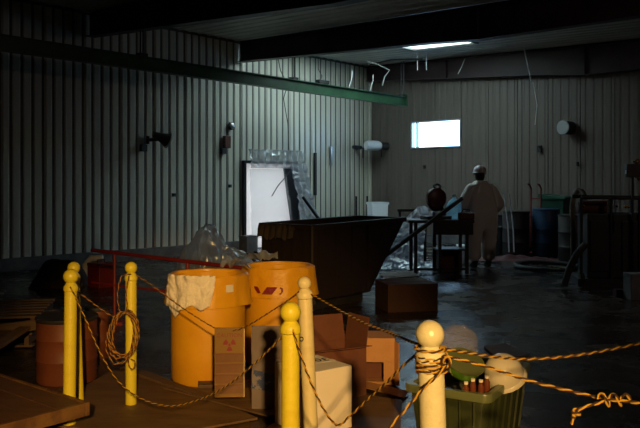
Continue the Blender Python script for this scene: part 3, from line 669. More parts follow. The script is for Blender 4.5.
# post 131 -> drum front -> post 304 (the sign hangs here)
r1 = [RP(136, 275, 4.97), RP(150, 284, 4.95), RP(166, 296, 4.92), RP(190, 313, 4.85), RP(215, 328, 4.75), RP(229, 331, 4.68), RP(245, 327, 4.6), RP(270, 312, 4.42), RP(290, 299, 4.27), RP(299, 292, 4.10)]
ropething([r1], 'thin rope strung past the yellow drums, carrying the warning sign', .0055, mats=('twiney', 'ropeb'))
r2 = [RP(311, 294, 4.10), RP(330, 305, 3.85), RP(360, 321, 3.45), RP(390, 333, 3.05), RP(412, 342, 2.60), RP(421, 346, 2.49)]
ropething([r2], 'yellow and black rope from the cream post to the rope-wrapped pale post', .0062)
r3 = [RP(440, 348, 2.43), RP(470, 353, 2.52), RP(500, 357.5, 2.62), RP(530, 359, 2.72), RP(570, 356, 2.78), RP(610, 349.5, 2.85), RP(650, 341, 2.9)]
ropething([r3], 'upper rope running from the pale post out of the picture on the right', .0062)
r4 = [RP(444, 356, 2.41), RP(470, 362, 2.39), RP(500, 371, 2.37), RP(530, 381, 2.35), RP(570, 391, 2.28), RP(600, 398, 2.22), RP(612, 400, 2.2), RP(650, 404, 2.15)]
kn = []; cK = RP(614, 400, 2.2)
for k in range(26):
    a = k * .62; kn.append(cK + Vector(((k - 12.5) * .0035, .012 * cos(a), .017 * sin(a))))
tail = [RP(607, 401, 2.2), RP(598, 403, 2.19), RP(588, 406, 2.18), RP(578, 410, 2.18), RP(574, 418, 2.18), RP(571, 424, 2.18)]
kn2 = [RP(576, 413, 2.18) + Vector((.010 * cos(k * .8), .008 * sin(k * .8), .010 - .0016 * k)) for k in range(14)]
ropething([r4, kn, tail, kn2], 'lower rope on the right with a big knot and a dangling tail', .0062)
r5 = [RP(293, 330, 3.21), RP(298, 346, 3.2), RP(309, 378, 3.16), RP(323, 408, 3.1), RP(337, 425, 3.03), RP(350, 416, 2.98), RP(366, 401, 2.9), RP(385, 384, 2.76), RP(405, 364, 2.62), RP(422, 350, 2.49)]
ropething([r5], 'slack rope drooping between the bright yellow post and the pale post', .0062)
r6 = [RP(287, 332, 3.22), RP(270, 349, 3.35), RP(245, 372, 3.55), RP(220, 390, 3.75), RP(195, 401, 3.95), RP(168, 406, 4.1), RP(140, 398, 4.25), RP(118, 381, 4.38), RP(100, 352, 4.46), RP(86, 320, 4.52), RP(75, 296, 4.54), RP(70, 287, 4.55)]
ropething([r6], 'long slack rope sagging low from the far left pair to the bright yellow post', .0055)
r7 = [RP(77, 291, 4.98), RP(90, 301, 4.95), RP(104, 311, 4.93), RP(113, 316, 4.91), RP(124, 312, 4.93)]
ropething([r7], 'short rope from the rear far left post to the rope coil', .0058, mats=('twiney', 'ropeb'))
# coil on post 131
random.seed(5); cc = []
cyl = RP(124, 335, 4.92)
for k in range(6 * 18):
    a = 2 * pi * k / 18; wv = random.uniform(-.004, .004) + .014 * sin(k / 18 * 2.4)
    rx = .088 + .014 * sin(k / 18 * 1.9); rz = .155 + .018 * cos(k / 18 * 2.7)
    cc.append(cyl + Vector((rx * sin(a) + wv + .012 * cos(a) , -.02 - .016 * (k / 108) + .006 * sin(a * 1.5), rz * cos(a) + wv)))
up_ = [RP(131, 274, 4.96), RP(122, 276, 4.95), RP(118, 290, 4.93), RP(118, 303, 4.91), RP(122, 314, 4.90), RP(127, 308, 4.89), RP(126, 292, 4.92), RP(129, 276, 4.94)]
dn = [RP(130, 352, 4.9), RP(128, 362, 4.89), RP(131, 369, 4.89), RP(134, 368, 4.89), RP(135, 362, 4.89), RP(131, 359, 4.89)]
ropething([cc, up_, dn], 'tangled coil of rope hanging on the left middle post', .0058, 'rope_coil', mats=('twiney', 'ropeb'))
# wrap on post 430
wr = []; cW = P(431.5, 361, 2.45)
for k in range(5 * 16):
    a = 2 * pi * k / 16; wr.append(Vector((cW.x + .0500 * cos(a), 2.452 + .0500 * sin(a), cW.z + .024 - k * .0007 + random.uniform(-.002, .002))))
wr2 = []
for k in range(24):
    a = 2 * pi * k / 16; wr2.append(Vector((P(430, 350, 2.45).x + .0500 * cos(a), 2.452 + .0500 * sin(a), P(430, 348, 2.45).z - k * .0002)))
kn3 = [P(446, 362, 2.395) + Vector((.012 * cos(k * .9), .010 * sin(k * .7), .018 * sin(k * .9) )) for k in range(22)]
tl = [P(446, 366, 2.385), P(438, 375, 2.38), P(422, 390, 2.38), P(405, 410, 2.38), P(385, 432, 2.38), P(372, 445, 2.38)]
ropething([wr, wr2, kn3, tl], 'rope wrapped and knotted round the neck of the pale post, tail hanging down left', .0062, 'rope_wrap')

# ================================================================== YELLOW DRUMS
def poly_drum(x, y, label, tape, seed, hem=.60, rb_=.282):
    t = thing('yellow_drum', label, 'drum', (x, y, 0))
    r = .29; H = .81
    mb = MB(); mb.lathe([(rb_ * .96, 0), (rb_, .02), (rb_ + .004, .25), (r - .004, .5), (r, H - .02), (r - .012, H - .005), (r - .025, H - .02), (r - .03, .06)], (0, 0, 0), 48); part('body', mb, 'drum', t, smooth=True)
    rnd = random.Random(seed); ph = [rnd.uniform(0, 6.3) for _ in range(6)]
    def wob(i, a, z):
        if i >= 5: return 0.006 * sin(7 * a + ph[0])
        k = (5 - i) / 5
        return (.004 * sin(5 * a + ph[0]) + .003 * sin(11 * a + ph[1]) + .002 * sin(19 * a + ph[2])) * (.35 + k) + .030 * k * abs(cos(a)) ** 7
    mb = MB(); zt = H + .01
    prof = [(r + .020, hem), (r + .018, hem + .05), (r + .016, hem + .11), (r + .014, hem + .16), (r + .014, zt - .012), (r + .004, zt), (r - .018, zt - .003), (r - .03, zt - .05), (r - .045, zt - .22), (r - .05, zt - .4)]
    mb.lathe(prof, (0, 0, 0), 72, wob=wob); mb.f = mb.f[:-2]; mb.mi = mb.mi[:-2]
    part('folded_liner', mb, 'bag', t, smooth=True)
    mb = MB(); mb.lathe([(r - .055, zt - .32), (1e-6, zt - .28)], (0, 0, 0), 36); part('contents', mb, 'rag', t, smooth=True)
    return t, r
d1, rr = poly_drum(-.870, 5.76, 'yellow poly drum on the left with a white cloth over its rim', None, 3, hem=.585)
mb = MB(); aa = atan2(-1, .16)
mb.lathe([(.3170, .70), (.3150, .755)], (0, 0, 0), 6, a0=aa + .42, a1=aa + .62); part('paper_patch', mb, 'label', d1, 'square cream paper patch near the rim')
d2, rr = poly_drum(-.355, 6.32, 'yellow poly drum on the right with a red mark on its liner', None, 9, hem=.575)
# red print on liner of the right drum: band segments as curved patches
def patch(poly, r0, parent, m, name, zmid, lean=.02, off=.004):
    """poly in (angle-arc metres, z)"""
    mb = MB(); n = len(poly)
    vs = []
    for dr_ in (0, .003):
        for s_, z in poly:
            rr_ = r0 + off + dr_ - (z - zmid) * lean; a = -pi / 2 + s_ / r0 + .08; vs.append((rr_ * cos(a), rr_ * sin(a), z))
    mb.add(vs, [tuple(range(n))[::-1], tuple(range(n, 2 * n))] + [(i, (i + 1) % n, (i + 1) % n + n, i + n) for i in range(n)])
    part(name, mb, m, parent)
zb = .640
patch([(-.145, zb - .03), (-.06, zb - .03), (-.015, zb + .03), (-.10, zb + .03)], .311, d2, 'magenta', 'printed_mark', zb)
patch([(-.175, zb - .025), (-.155, zb - .018), (-.185, zb + .03), (-.22, zb + .03), (-.205, zb)], .311, d2, 'magenta', 'printed_mark', zb)
patch([(-.005, zb - .025), (.012, zb - .03), (.030, zb - .005), (.028, zb + .022), (.008, zb + .03), (.002, zb + .018), (.015, zb + .012), (.014, zb - .012)], .311, d2, 'magenta', 'printed_mark', zb)
# white cloth over the rim of the left drum
mb = MB()
def clothf(a, b):
    ang = -pi / 2 - 1.0 + a * (1.30 - .12 * b) + .05 * sin(b * 3)
    drop = .235 + (.10 if a < .42 else -.0) * max(0, 1 - abs(a - .28) * 5) + .015 * sin(a * 17)
    s_ = -0.10 + b * (drop + .10)
    if s_ < 0: z = .827 + s_ * .55; r_ = .285 + s_ * .35
    else: z = .832 - s_; r_ = .312 + .012 * min(1, s_ / .2)
    r_ += .009 * sin(a * 13 + b * 2.5) * min(1, b * 1.5) + .003 * sin(a * 29 - b * 4) + crump(Vector((a * 3, b * 2, 1)), 2.5, .012)
    if -0.03 < s_ < .03: r_ += .004; z += .004
    return Vector((d1.location.x + (r_ + .012) * cos(ang), d1.location.y + (r_ + .012) * sin(ang), z))
mb.grid(clothf, 60, 34)
co = solo('white_cloth', mb, 'cloth', 'off-white cloth draped over the rim of the left yellow drum', 'cloth', smooth=True)
sm = co.modifiers.new('thick', 'SOLIDIFY'); sm.thickness = .005
# clear polythene trailing on the rims
for cx, cy, a0_, lab in ((d1.location.x, d1.location.y, .62, 'scrap of clear film caught on the right rim of the left yellow drum'), (d2.location.x, d2.location.y, 2.2, 'scrap of clear film caught on the rear rim of the right yellow drum')):
    mb = MB()
    def ff(a, b):
        ang = a0_ + (a - .5) * 1.1; r_ = .33 - b * .15; q = Vector((r_ * cos(ang), r_ * sin(ang), .835 + .05 * sin(b * pi)))
        return Vector((cx, cy, 0)) + q + Vector((0, 0, crump(q + Vector((a0_, 0, 0)), 14, .035)))
    mb.grid(ff, 30, 10); solo('film_scrap', mb, 'film', lab, 'plastic sheet', smooth=True)

# ------- hanging sign
sp = P(229.5, 329, 4.66); sx = .186
t = thing('radiation_sign', 'translucent yellow radiation warning sign hung from the rope before the drums', 'sign', (sp.x, 4.66, 0), radians(4))
zt_ = sp.z
part('back_sheet', MB().box((0, .003, zt_ - .21), (sx, .003, .44)), 'signy', t)
part('header', MB().box((0, -.001, zt_ - .075), (sx, .004, .155)), 'signy', t)
me = text_mesh('CAUTION', .036, 'magenta'); o = link('lettering', me, t, (0, -.004, zt_ - .040)); o.rotation_euler = (pi / 2, 0, 0)
mb = MB(); cz = zt_ - .098
mb.prism([(.008 * cos(a), -.004, cz + .008 * sin(a)) for a in [k * pi / 8 for k in range(16)]], (0, -.0015, 0))
for bl in range(3):
    a_m = pi / 2 + pi + bl * 2 * pi / 3 + pi / 3 * 0; A1 = a_m - pi / 6; A2 = a_m + pi / 6
    poly = [(.013 * cos(A1 + (A2 - A1) * k / 5), -.004, cz + .013 * sin(A1 + (A2 - A1) * k / 5)) for k in range(6)] + [(.040 * cos(A2 - (A2 - A1) * k / 7), -.004, cz + .040 * sin(A2 - (A2 - A1) * k / 7)) for k in range(8)]
    mb.prism(poly, (0, -.0015, 0))
part('trefoil', mb, 'magenta', t)
for k in range(4):
    part('insert', MB().box((0, -.001, zt_ - .185 - k * .066), (sx - .012, .004, .048)), 'signb', t)
    part('divider', MB().box((0, -.002, zt_ - .158 - k * .066), (sx - .004, .005, .010)), 'signd', t)
part('edge', MB().box((sx / 2 - .001, -.003, zt_ - .21), (.004, .006, .44)), 'cream', t)
for sgn in (-1, 1): part('hook', MB().tube([(sgn * .07, 0, zt_ - .01), (sgn * .07, 0, zt_ + .012)], .003, 6), 'steel', t)

# ================================================================== CARTONS
def carton(name, label, loc, rot, d, m, parts_open=None):
    t = thing(name, label, 'box', loc, rot); part('body', MB().box((0, 0, d[2] / 2), d), m, t, bevel=.004); return t
# white carton: right-front corner at fR
fR = Vector((.196, 4.53, 0)); fd = Vector((-.80, -.60, 0)).normalized(); dd_ = Vector((-.60, .80, 0)) * 0 + Vector((-.50, .86, 0)).normalized()
dd_ = Vector((-fd.y, fd.x, 0)); dd_ = dd_ if dd_.y > 0 else -dd_
ctr = fR + fd * .165 + dd_ * .18
wt = thing('white_carton', 'closed white carton with upside-down marker writing on its top', 'box', (ctr.x, ctr.y, 0.017), atan2(-fd.y, -fd.x))
part('body', MB().box((0, 0, .19), (.33, .36, .38)), 'whitecard', wt, bevel=.005)
part('tape', MB().box((0, 0, .3812), (.33, .045, .001)), 'whitecard', wt)
me = text_mesh('30r.', .10, 'ink'); o = link('marker_writing', me, wt, (.065, .05, .383)); o.rotation_euler = (0, 0, pi - .25)
# grey-white carton with the blue band, behind left
bt = thing('printed_carton', 'tall greyish carton with a blue printed band behind the bright yellow post', 'box', (-.325, 4.98, 0), radians(-4))
part('body', MB().box((0, 0, .20), (.235, .24, .40)), 'greycard', bt, bevel=.004)
part('flap', MB().box((0, -.12, .485), (.235, .006, .18)), 'greycard', bt)
part('printed_band', MB().box((0, -.1225, .205), (.225, .004, .12), Matrix.Rotation(radians(10), 3, 'Y')), 'blueprint', bt, 'blue printed band')
# open brown carton behind the white one
ot = thing('open_carton', 'open dark brown carton with raised flaps behind the white carton', 'box', (.06, 5.26, 0), radians(28))
w_, d_, h_ = .44, .30, .36
mb = MB(); th = .008
for c, s_ in (((0, -d_ / 2, h_ / 2), (w_, th, h_)), ((0, d_ / 2, h_ / 2), (w_, th, h_)), ((-w_ / 2, 0, h_ / 2), (th, d_, h_)), ((w_ / 2, 0, h_ / 2), (th, d_, h_)), ((0, 0, th), (w_, d_, th))): mb.box(c, s_)
part('body', mb, 'darkcard', ot)
def flap(a, b, up, m, parent):
    a = Vector(a); b = Vector(b); up = Vector(up); n_ = (b - a).cross(up).normalized() * .006
    part('flap', MB().prism([a, b, b + up * .97 - (b - a) * .02, a + up + (b - a) * .02], n_), m, parent)
flap((w_ / 2, -d_ / 2, h_), (w_ / 2, d_ / 2, h_), (.03, 0, .20), 'darkcard', ot)
flap((-w_ / 2, d_ / 2, h_), (w_ / 2, d_ / 2, h_), (0, .03, .19), 'darkcard', ot)
flap((-w_ / 2, -d_ / 2, h_), (-w_ / 2, d_ / 2, h_), (-.12, 0, .06), 'cardboard', ot)
flap((w_ / 2, -d_ / 2, h_), (-w_ / 2, -d_ / 2, h_), (0, -.10, .02), 'darkcard', ot)
# tan carton with opening and white label
tt = thing('tan_carton', 'tan carton with a white label and a dark open front', 'box', (.395, 5.70, 0), radians(-3))
w_, d_, h_ = .34, .28, .35
mb = MB()
for c, s_ in (((0, d_ / 2, h_ / 2), (w_, th, h_)), ((-w_ / 2, 0, h_ / 2), (th, d_, h_)), ((w_ / 2, 0, h_ / 2), (th, d_, h_)), ((0, 0, th / 2), (w_, d_, th)), ((0, 0, h_ - th / 2), (w_, d_, th)), ((0, -d_ / 2, h_ - .09), (w_, th, .18)), ((w_ / 2 - .04, -d_ / 2, .09), (.08, th, .17)), ((-.04, -d_ / 2, .012), (w_ - .08, th, .024))): mb.box(c, s_)
part('body', mb, 'cardboard', tt)
part('label', MB().box((-.09, -d_ / 2 - .006, h_ - .075), (.075, .002, .045)), 'label', tt, 'white paper label')
part('inner_shade', MB().box((0, .0, .09), (w_ - .03, .01, .16)), 'darkcard', tt)  # dark sheet that paints the shade inside the open front
flap((w_ / 2, -d_ / 2, .0), (w_ / 2, -d_ / 2, h_ - .02), (.03, -.06, 0), 'cardboard', tt)
# dark brown carton in the middle distance
q0 = Vector((*fp(388, 313), 0)); q1 = Vector((*fp(441, 311), 0)); ex = (q1 - q0).normalized(); ang = atan2(ex.y, ex.x)
ctr = q0 + ex * .31 + Vector((-ex.y, ex.x, 0)) * .27
mt = thing('brown_carton', 'long dark brown carton on the floor behind the rope posts', 'box', (ctr.x, ctr.y, 0), ang)
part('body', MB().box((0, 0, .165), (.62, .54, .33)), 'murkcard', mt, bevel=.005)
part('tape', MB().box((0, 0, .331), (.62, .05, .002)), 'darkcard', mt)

# ================================================================== GREEN TOTE
nc = Vector((.887, 3.86, 0)); lc = Vector((.461, 4.11, 0)); rc = Vector((1.31, 4.50, 0))
ex = (nc - lc); wT = ex.length; ex.normalize(); ey = Vector((-ex.y, ex.x, 0)); dT = .84
ctr = lc + ex * wT / 2 + ey * dT / 2
tt = thing('green_tote', 'olive green plastic tote filled with gear on the right of the pale post', 'tote', (ctr.x, ctr.y, 0), atan2(ex.y, ex.x))
def rrect(wx, wy, r, n=6):
    out = []
    for cx, cy, a0_ in ((wx / 2 - r, wy / 2 - r, 0), (-wx / 2 + r, wy / 2 - r, pi / 2), (-wx / 2 + r, -wy / 2 + r, pi), (wx / 2 - r, -wy / 2 + r, 3 * pi / 2)):
        for k in range(n + 1): a = a0_ + k * pi / 2 / n; out.append((cx + r * cos(a), cy + r * sin(a)))
    return out
def loft(mb, rings):
    n = len(rings[0]); vs = [v for R in rings for v in R]; fs = []
    for i in range(len(rings) - 1):
        for k in range(n): fs.append((i * n + k, i * n + (k + 1) % n, (i + 1) * n + (k + 1) % n, (i + 1) * n + k))
    return mb.add(vs, fs)
HT = .40
def ring(sx_, sy_, z, r=.05): return [Vector((x, y, z)) for x, y in rrect(sx_, sy_, r)]
mb = MB(); R = [ring(wT - .12, dT - .12, .0), ring(wT - .04, dT - .04, HT - .03), ring(wT - .05, dT - .05, HT - .03), ring(wT - .13, dT - .13, .01)]
loft(mb, R); n = len(R[0]); mb.add(R[0], [tuple(range(n))[::-1]]); mb.add(R[3], [tuple(range(n))]); part('body', mb, 'tote', tt, smooth=True)
mb = MB(); loft(mb, [ring(wT - .045, dT - .045, HT - .045), ring(wT, dT, HT - .045), ring(wT + .005, dT + .005, HT - .01), ring(wT, dT, HT), ring(wT - .06, dT - .06, HT), ring(wT - .07, dT - .07, HT - .02)]); part('rim', mb, 'toterim', tt, smooth=True)
for k in range(5):
    x = -wT / 2 + .09 + k * (wT - .18) / 4
    part('rib', MB().bar((x * .93, -dT / 2 + .045, .03), (x, -dT / 2 + .012, HT - .05), .012, .012), 'tote', tt)
for k in range(6):
    y = -dT / 2 + .10 + k * (dT - .2) / 5
    part('rib', MB().bar((wT / 2 - .05, y * .95, .03), (wT / 2 - .014, y, HT - .05), .012, .012), 'tote', tt)
def inT(x, y, z): return tt.matrix_basis @ Vector((x, y, z)) if False else Matrix.Translation(tt.location) @ Matrix.Rotation(tt.rotation_euler.z, 4, 'Z') @ Vector((x, y, z))
# filling of dark rags
mb = MB(); mb.grid(lambda a, b: inT((a - .5) * (wT - .12), (b - .5) * (dT - .12), .27 + .05 * noise.noise(Vector((a * 4, b * 5, 0)))), 30, 30)
solo('dark_rags', mb, 'rag', 'dark rumpled rags filling the green tote', 'rags', smooth=True, kind='stuff')
# white hard hat shell
hc = P(504, 365, 4.17); t = thing('white_hard_hat', 'shiny white hard hat lying in the green tote', 'hard hat', (hc.x, hc.y, hc.z - .08))
Rm = Matrix.Rotation(radians(-25), 3, 'Y') @ Matrix.Rotation(radians(20), 3, 'X')
mb = MB(); prof = [(.110 * cos(a), .002 + .118 * sin(a)) for a in [k * pi / 2 / 12 for k in range(12)]] + [(1e-6, .120)]
mb.lathe([(.103, -.02), (.110, -.02)] + prof, (0, 0, .03), 32, M3=Rm); part('shell', mb, 'hat', t, smooth=True)
mb = MB(); mb.lathe([(.108, -.033), (.122, -.036), (.122, -.030), (.113, -.018)], (0, 0, .03), 32, M3=Rm); part('brim', mb, 'hat', t, smooth=True)
# clear dome (face shield) and the green bottle under it
sc_ = P(462, 352, 4.2)
t = thing('clear_face_shield', 'upright clear curved face shield at the back of the green tote', 'face shield', (sc_.x, sc_.y + .12, sc_.z - .10))
mb = MB()
def shf(a, b):
    an = pi + a * pi; z = b * .24; k = cos(min(1, max(0, (b - .62) / .38)) * pi / 2 * .85)
    return Vector((.115 * cos(an) * k, .06 * sin(an), z))
mb.grid(shf, 28, 20); part('visor', mb, 'shield', t, smooth=True)
part('band', MB().tube([Vector((.118 * cos(pi + k * pi / 20), .063 * sin(pi + k * pi / 20), 0)) for k in range(21)], .008, 8), 'toterim', t, smooth=True)
gb = P(463, 366, 4.12); t = thing('green_bowl', 'bright green plastic bowl lying in the tote under the clear shield', 'bowl', (gb.x, gb.y, gb.z - .04), 0)
Rb = Matrix.Rotation(radians(28), 3, 'X') @ Matrix.Rotation(radians(12), 3, 'Y')
mb = MB(); mb.lathe([(.04, -.05), (.075, -.035), (.098, .0), (.105, .045), (.098, .045), (.088, .0), (.06, -.03), (1e-6, -.038)], (0, 0, .03), 28, M3=Rb); part('shell', mb, 'bottleg', t, smooth=True)
mb = MB(); mb.lathe([(.10, .04), (.112, .043), (.112, .050), (.10, .050)], (0, 0, .03), 28, M3=Rb); part('rim', mb, 'toterim', t, smooth=True)
t = thing('dark_bottle', 'rounded dark bottle leaning at the left end of the green tote', 'bottle', inT(-.12, -.22, .27), 0)
mb = MB(); Rd = Matrix.Rotation(radians(-35), 3, 'Y'); mb.lathe([(.03, 0), (.05, .01), (.052, .10), (.035, .13), (.018, .15), (.018, .17)], (0, 0, .02), 20, M3=Rd); part('bottle_body', mb, 'cream', t, smooth=True)
mb = MB(); mb.lathe([(.02, .168), (.02, .19), (.001, .192)], (0, 0, .02), 16, M3=Rd); part('cap', mb, 'brownglass', t, smooth=True)
for k, (px, py) in enumerate(((466, 386), (473, 383), (481, 384), (487, 380))):
    bb = P(px, py, 4.02); mb = MB(); mb.lathe([(.012, -.07), (.017, -.06), (.017, -.01), (.010, .006), (.010, .018), (1e-6, .02)], (0, 0, 0), 14)
    t = thing('brown_vial', ['leftmost', 'second from the left', 'third from the left', 'rightmost'][k] + ' of four small brown vials in the green tote', 'vial', (bb.x, bb.y, bb.z), 0, 'brown vials in the green tote')
    part('glass_body', mb, 'brownglass', t, smooth=True); part('cap', MB().lathe([(.012, .010), (.012, .024), (1e-6, .025)], (0, 0, 0), 12), 'whitecard', t, smooth=True)

# ================================================================== HOPPER
c0 = Vector((-.09, 8.7, 0)); Lx = Vector((.65, .76, 0)).normalized(); Wy = Vector((-.76, .65, 0)).normalized()
ht = thing('rusty_hopper', 'large dark rusty self-dumping steel hopper in the middle of the hall', 'hopper', c0, atan2(Lx.y, Lx.x))
# local: x along the long side (away right), y across (to the left rear)
LH, WH, HH = 1.93, .84, 1.0
side = [(0.03, .12), (1.12, .12), (LH, HH + .03), (0, HH)]
mb = MB(); T_ = .015
def pan(pts, off):  mb.prism([Vector(p) for p in pts], off)
pan([(x, 0, z) for x, z in side], (0, T_, 0)); pan([(x, WH - T_, z) for x, z in side], (0, T_, 0))
pan([(0.03, 0, .12), (0, 0, HH), (0, WH, HH), (0.03, WH, .12)], (T_, 0, 0))
pan([(0.03, 0, .12), (1.12, 0, .12), (1.12, WH, .12), (0.03, WH, .12)], (0, 0, T_))
pan([(1.12, 0, .12), (LH, 0, HH + .03), (LH, WH, HH + .03), (1.12, WH, .12)], (-.02, 0, T_))
part('bin_body', mb, 'rustsk', ht)
rimp = [(0, 0, HH), (LH, 0, HH + .03), (LH, WH, HH + .03), (0, WH, HH)]
for i in range(4): part('rim_bar', MB().bar(rimp[i], rimp[(i + 1) % 4], .06, .06), 'rustsk', ht)
for k in range(5): part('side_rib', MB().box((-.02, .10 + k * .17, .56), (.04, .04, .86)), 'rustsk', ht)
for k in range(4): part('side_rib', MB().box((.12 + k * .32, -.02, .56), (.045, .03, .84)), 'rustsk', ht)
part('corner_post', MB().tube([(0, 0, .10), (0, 0, HH + .02)], .028, 10), 'rustsk', ht)
for y in (.18, WH - .18): part('fork_tube', MB().box((.55, y, .06), (1.1, .17, .115)), 'black', ht)
# torn liner on its left rim & pipes
mb = MB()
def torn(a, b):
    q = c0 + Wy * (.25 + .60 * a) - Lx * (.04 + .07 * b * (.4 + .6 * abs(sin(a * 19)))) ; q.z = HH + .03 - .16 * b * b - .10 * abs(noise.noise(Vector((a * 8, b * 3, 0)))); return q
mb.grid(torn, 40, 8); solo('torn_liner', mb, 'brick', 'ragged dark liner hanging over the left end of the hopper', 'liner', smooth=False)
mb = MB(); mb.grid(lambda a, b: c0 + Lx * (.06 + a * 1.6) + Wy * (.05 + b * .78) + Vector((0, 0, .82 + .16 * noise.noise(Vector((a * 5, b * 4, 4))) + .12 * sin(a * 3) * (1 - abs(b - .5)))), 34, 18)
solo('hopper_rubbish', mb, 'brick', 'dark rubbish filling the rusty hopper', 'rubbish', smooth=False, kind='stuff')
pA = P(303, 197, 14.6); pB = P(350, 258, 14.2); pB.z = .03; mb = MB(); mb.bar(pA, pB, .05, .05)
solo('leaning_prop', mb, 'black', 'dark diagonal prop slanting down behind the hopper', 'prop')

# white tall bin behind the hopper
p = P(377.5, 250, 14.6); t = thing('white_bin', 'tall white plastic bin behind the right end of the hopper', 'bin', (p.x, p.y, 0), .2)
mb = MB(); hb_ = zat(202, p); loft(mb, [ring(.30, .30, 0, .04), ring(.355, .355, hb_ - .05, .04)])
part('body', mb, 'binplastic', t, smooth=True)
mb = MB(); loft(mb, [ring(.355, .355, hb_ - .05, .04), ring(.385, .385, hb_ - .045, .04), ring(.385, .385, hb_, .04), ring(.355, .355, hb_, .04)]); part('rim', mb, 'binplastic', t, smooth=True)
part('side_latch', MB().box((.19, 0, hb_ - .12), (.03, .08, .08)), 'white', t)

# ================================================================== BENCH, SAW, JUG, BEAM
bx, by = P(438, 0, 12.75).x, 12.75
t = thing('steel_workbench', 'dark steel workbench in front of the person in white', 'workbench', (bx, by, 0), radians(2))
part('top', MB().box((0, 0, .885), (1.12, .62, .05)), 'black', t, bevel=.006)
for x in (-.43, -.02, .44):
    for y in (-.25, .25): part('leg', MB().box((x, y, .43), (.055, .055, .86)), 'black', t)
part('shelf', MB().box((.2, 0, .40), (.5, .50, .03)), 'black', t)
part('foot_bar', MB().box((0, -.25, .08), (.9, .04, .04)), 'black', t)
part('apron', MB().box((.2, -.28, .76), (.68, .04, .20)), 'black', t)
# chop saw
t = thing('chop_saw', 'dark red cut-off saw with its head raised on the workbench', 'saw', (P(436, 0, 12.7).x, 12.7, .91), radians(20))
part('base', MB().box((0, 0, .03), (.46, .28, .06)), 'black', t, bevel=.008)
part('fence', MB().box((-.05, .06, .09), (.06, .14, .08)), 'steel', t)
part('arm', MB().bar((.16, 0, .06), (.02, 0, .36), .07, .06), 'black', t, bevel=.006)
q = Vector((0, 1, 0)).to_track_quat('Z', 'Y').to_matrix()
part('blade_guard', MB().lathe([(1e-6, -.055), (.16, -.055), (.18, -.04), (.18, .04), (.16, .055), (1e-6, .055)], (0, 0, .36), 32, M3=q), 'tool', t, 'dark red blade guard', smooth=True)
part('motor', MB().tube([(.10, .04, .34), (.10, .24, .34)], .075, 18), 'tool', t, smooth=True)
part('blade', MB().lathe([(1e-6, -.003), (.165, -.003), (.165, .003), (1e-6, .003)], (0, 0, .30), 32, M3=q), 'black', t, smooth=True)
part('handle', MB().tube([(-.02, 0, .52), (-.05, 0, .58), (.02, 0, .605), (.08, 0, .575), (.07, 0, .53)], .018, 10), 'black', t, smooth=True)
part('trigger_guard', MB().box((.05, -.03, .565), (.07, .03, .03)), 'steel', t)
# water jug
p = P(454, 0, 12.78); t = thing('water_jug', 'pale blue translucent water jug on the workbench', 'jug', (p.x, 12.78, .91))
mb = MB(); mb.lathe([(.10, 0), (.125, .02), (.13, .07), (.122, .09), (.13, .11), (.13, .17), (.122, .19), (.13, .21), (.125, .26), (.09, .31), (.04, .35), (.032, .36), (.032, .40)], (0, 0, 0), 28); part('bottle_body', mb, 'jug', t, smooth=True)
part('cap', MB().lathe([(.037, .39), (.037, .425), (1e-6, .43)], (0, 0, 0), 18), 'white', t, smooth=True)
part('handle', MB().tube([(-.10, -.05, .30), (-.10, -.09, .28), (-.11, -.10, .22), (-.11, -.06, .19)], .012, 8), 'jug', t, smooth=True)
# clutter on bench
mb = MB(); p = P(461, 0, 12.7)
t = thing('brown_toolbag', 'dark brown tool bag on the workbench in front of the person', 'bag', (P(466, 0, 12.62).x, 12.62, .91), 0)
part('bag_body', MB().box((0, 0, .06), (.26, .18, .12)), 'rust', t, bevel=.02); part('strap', MB().tube([(-.08, 0, .11), (-.05, 0, .17), (.05, 0, .17), (.08, 0, .11)], .01, 8), 'black', t, smooth=True)
# long beam leaning on the bench
A = P(361, 276, 12.25); A.z = .05; B = P(462, 197, 12.32)
t = thing('long_steel_beam', 'long dark steel channel leaning up from the floor across the workbench', 'beam', (A + B) / 2)
m_ = (A + B) / 2; part('web', MB().bar(A - m_, B - m_, .10, .012), 'black', t); 
nn = (B - A).cross(Vector((0, 1, 0))).normalized()
for y in (-.05, .05): part('flange', MB().bar(A - m_ + Vector((0, y, -.02)), B - m_ + Vector((0, y, -.02)), .010, .06), 'black', t)
# boxes under the bench
t = carton('tan_box', 'brown cardboard box standing under the middle of the workbench', (P(448, 0, 12.9).x, 12.9, 0), .05, (.36, .30, .36), 'darkcard')
t = thing('white_cooler', 'small pale cooler box behind the bench near the white-suited legs', 'cooler', (P(467, 0, 14.0).x, 14.0, 0), .05)
part('body', MB().box((0, 0, .16), (.34, .28, .32)), 'white', t, bevel=.02); part('lid', MB().box((0, 0, .345), (.36, .30, .05)), 'white', t, bevel=.015)
# draped polythene behind the bench
mb = MB()
def dr2(a, b):
    x = P(372 + 58 * a, 0, 14.2).x; top = 1.05 * min(1, max(0.0, (a * 1.15 + .08))) ** .8
    z = .02 + (top - .02) * (1 - b) ; q = Vector((x - .25 * b, 14.4 - .9 * b * (.4 + .6 * b), z)); return q + Vector((0, -1, .4)) * crump(q, 3.5, .16)
mb.grid(dr2, 50, 40); mb.v = [(x, y, max(z, .008)) for x, y, z in mb.v]
solo('polythene_tent', mb, 'filmmilk', 'crumpled clear polythene draped behind the workbench down to the floor', 'plastic sheet', smooth=True)
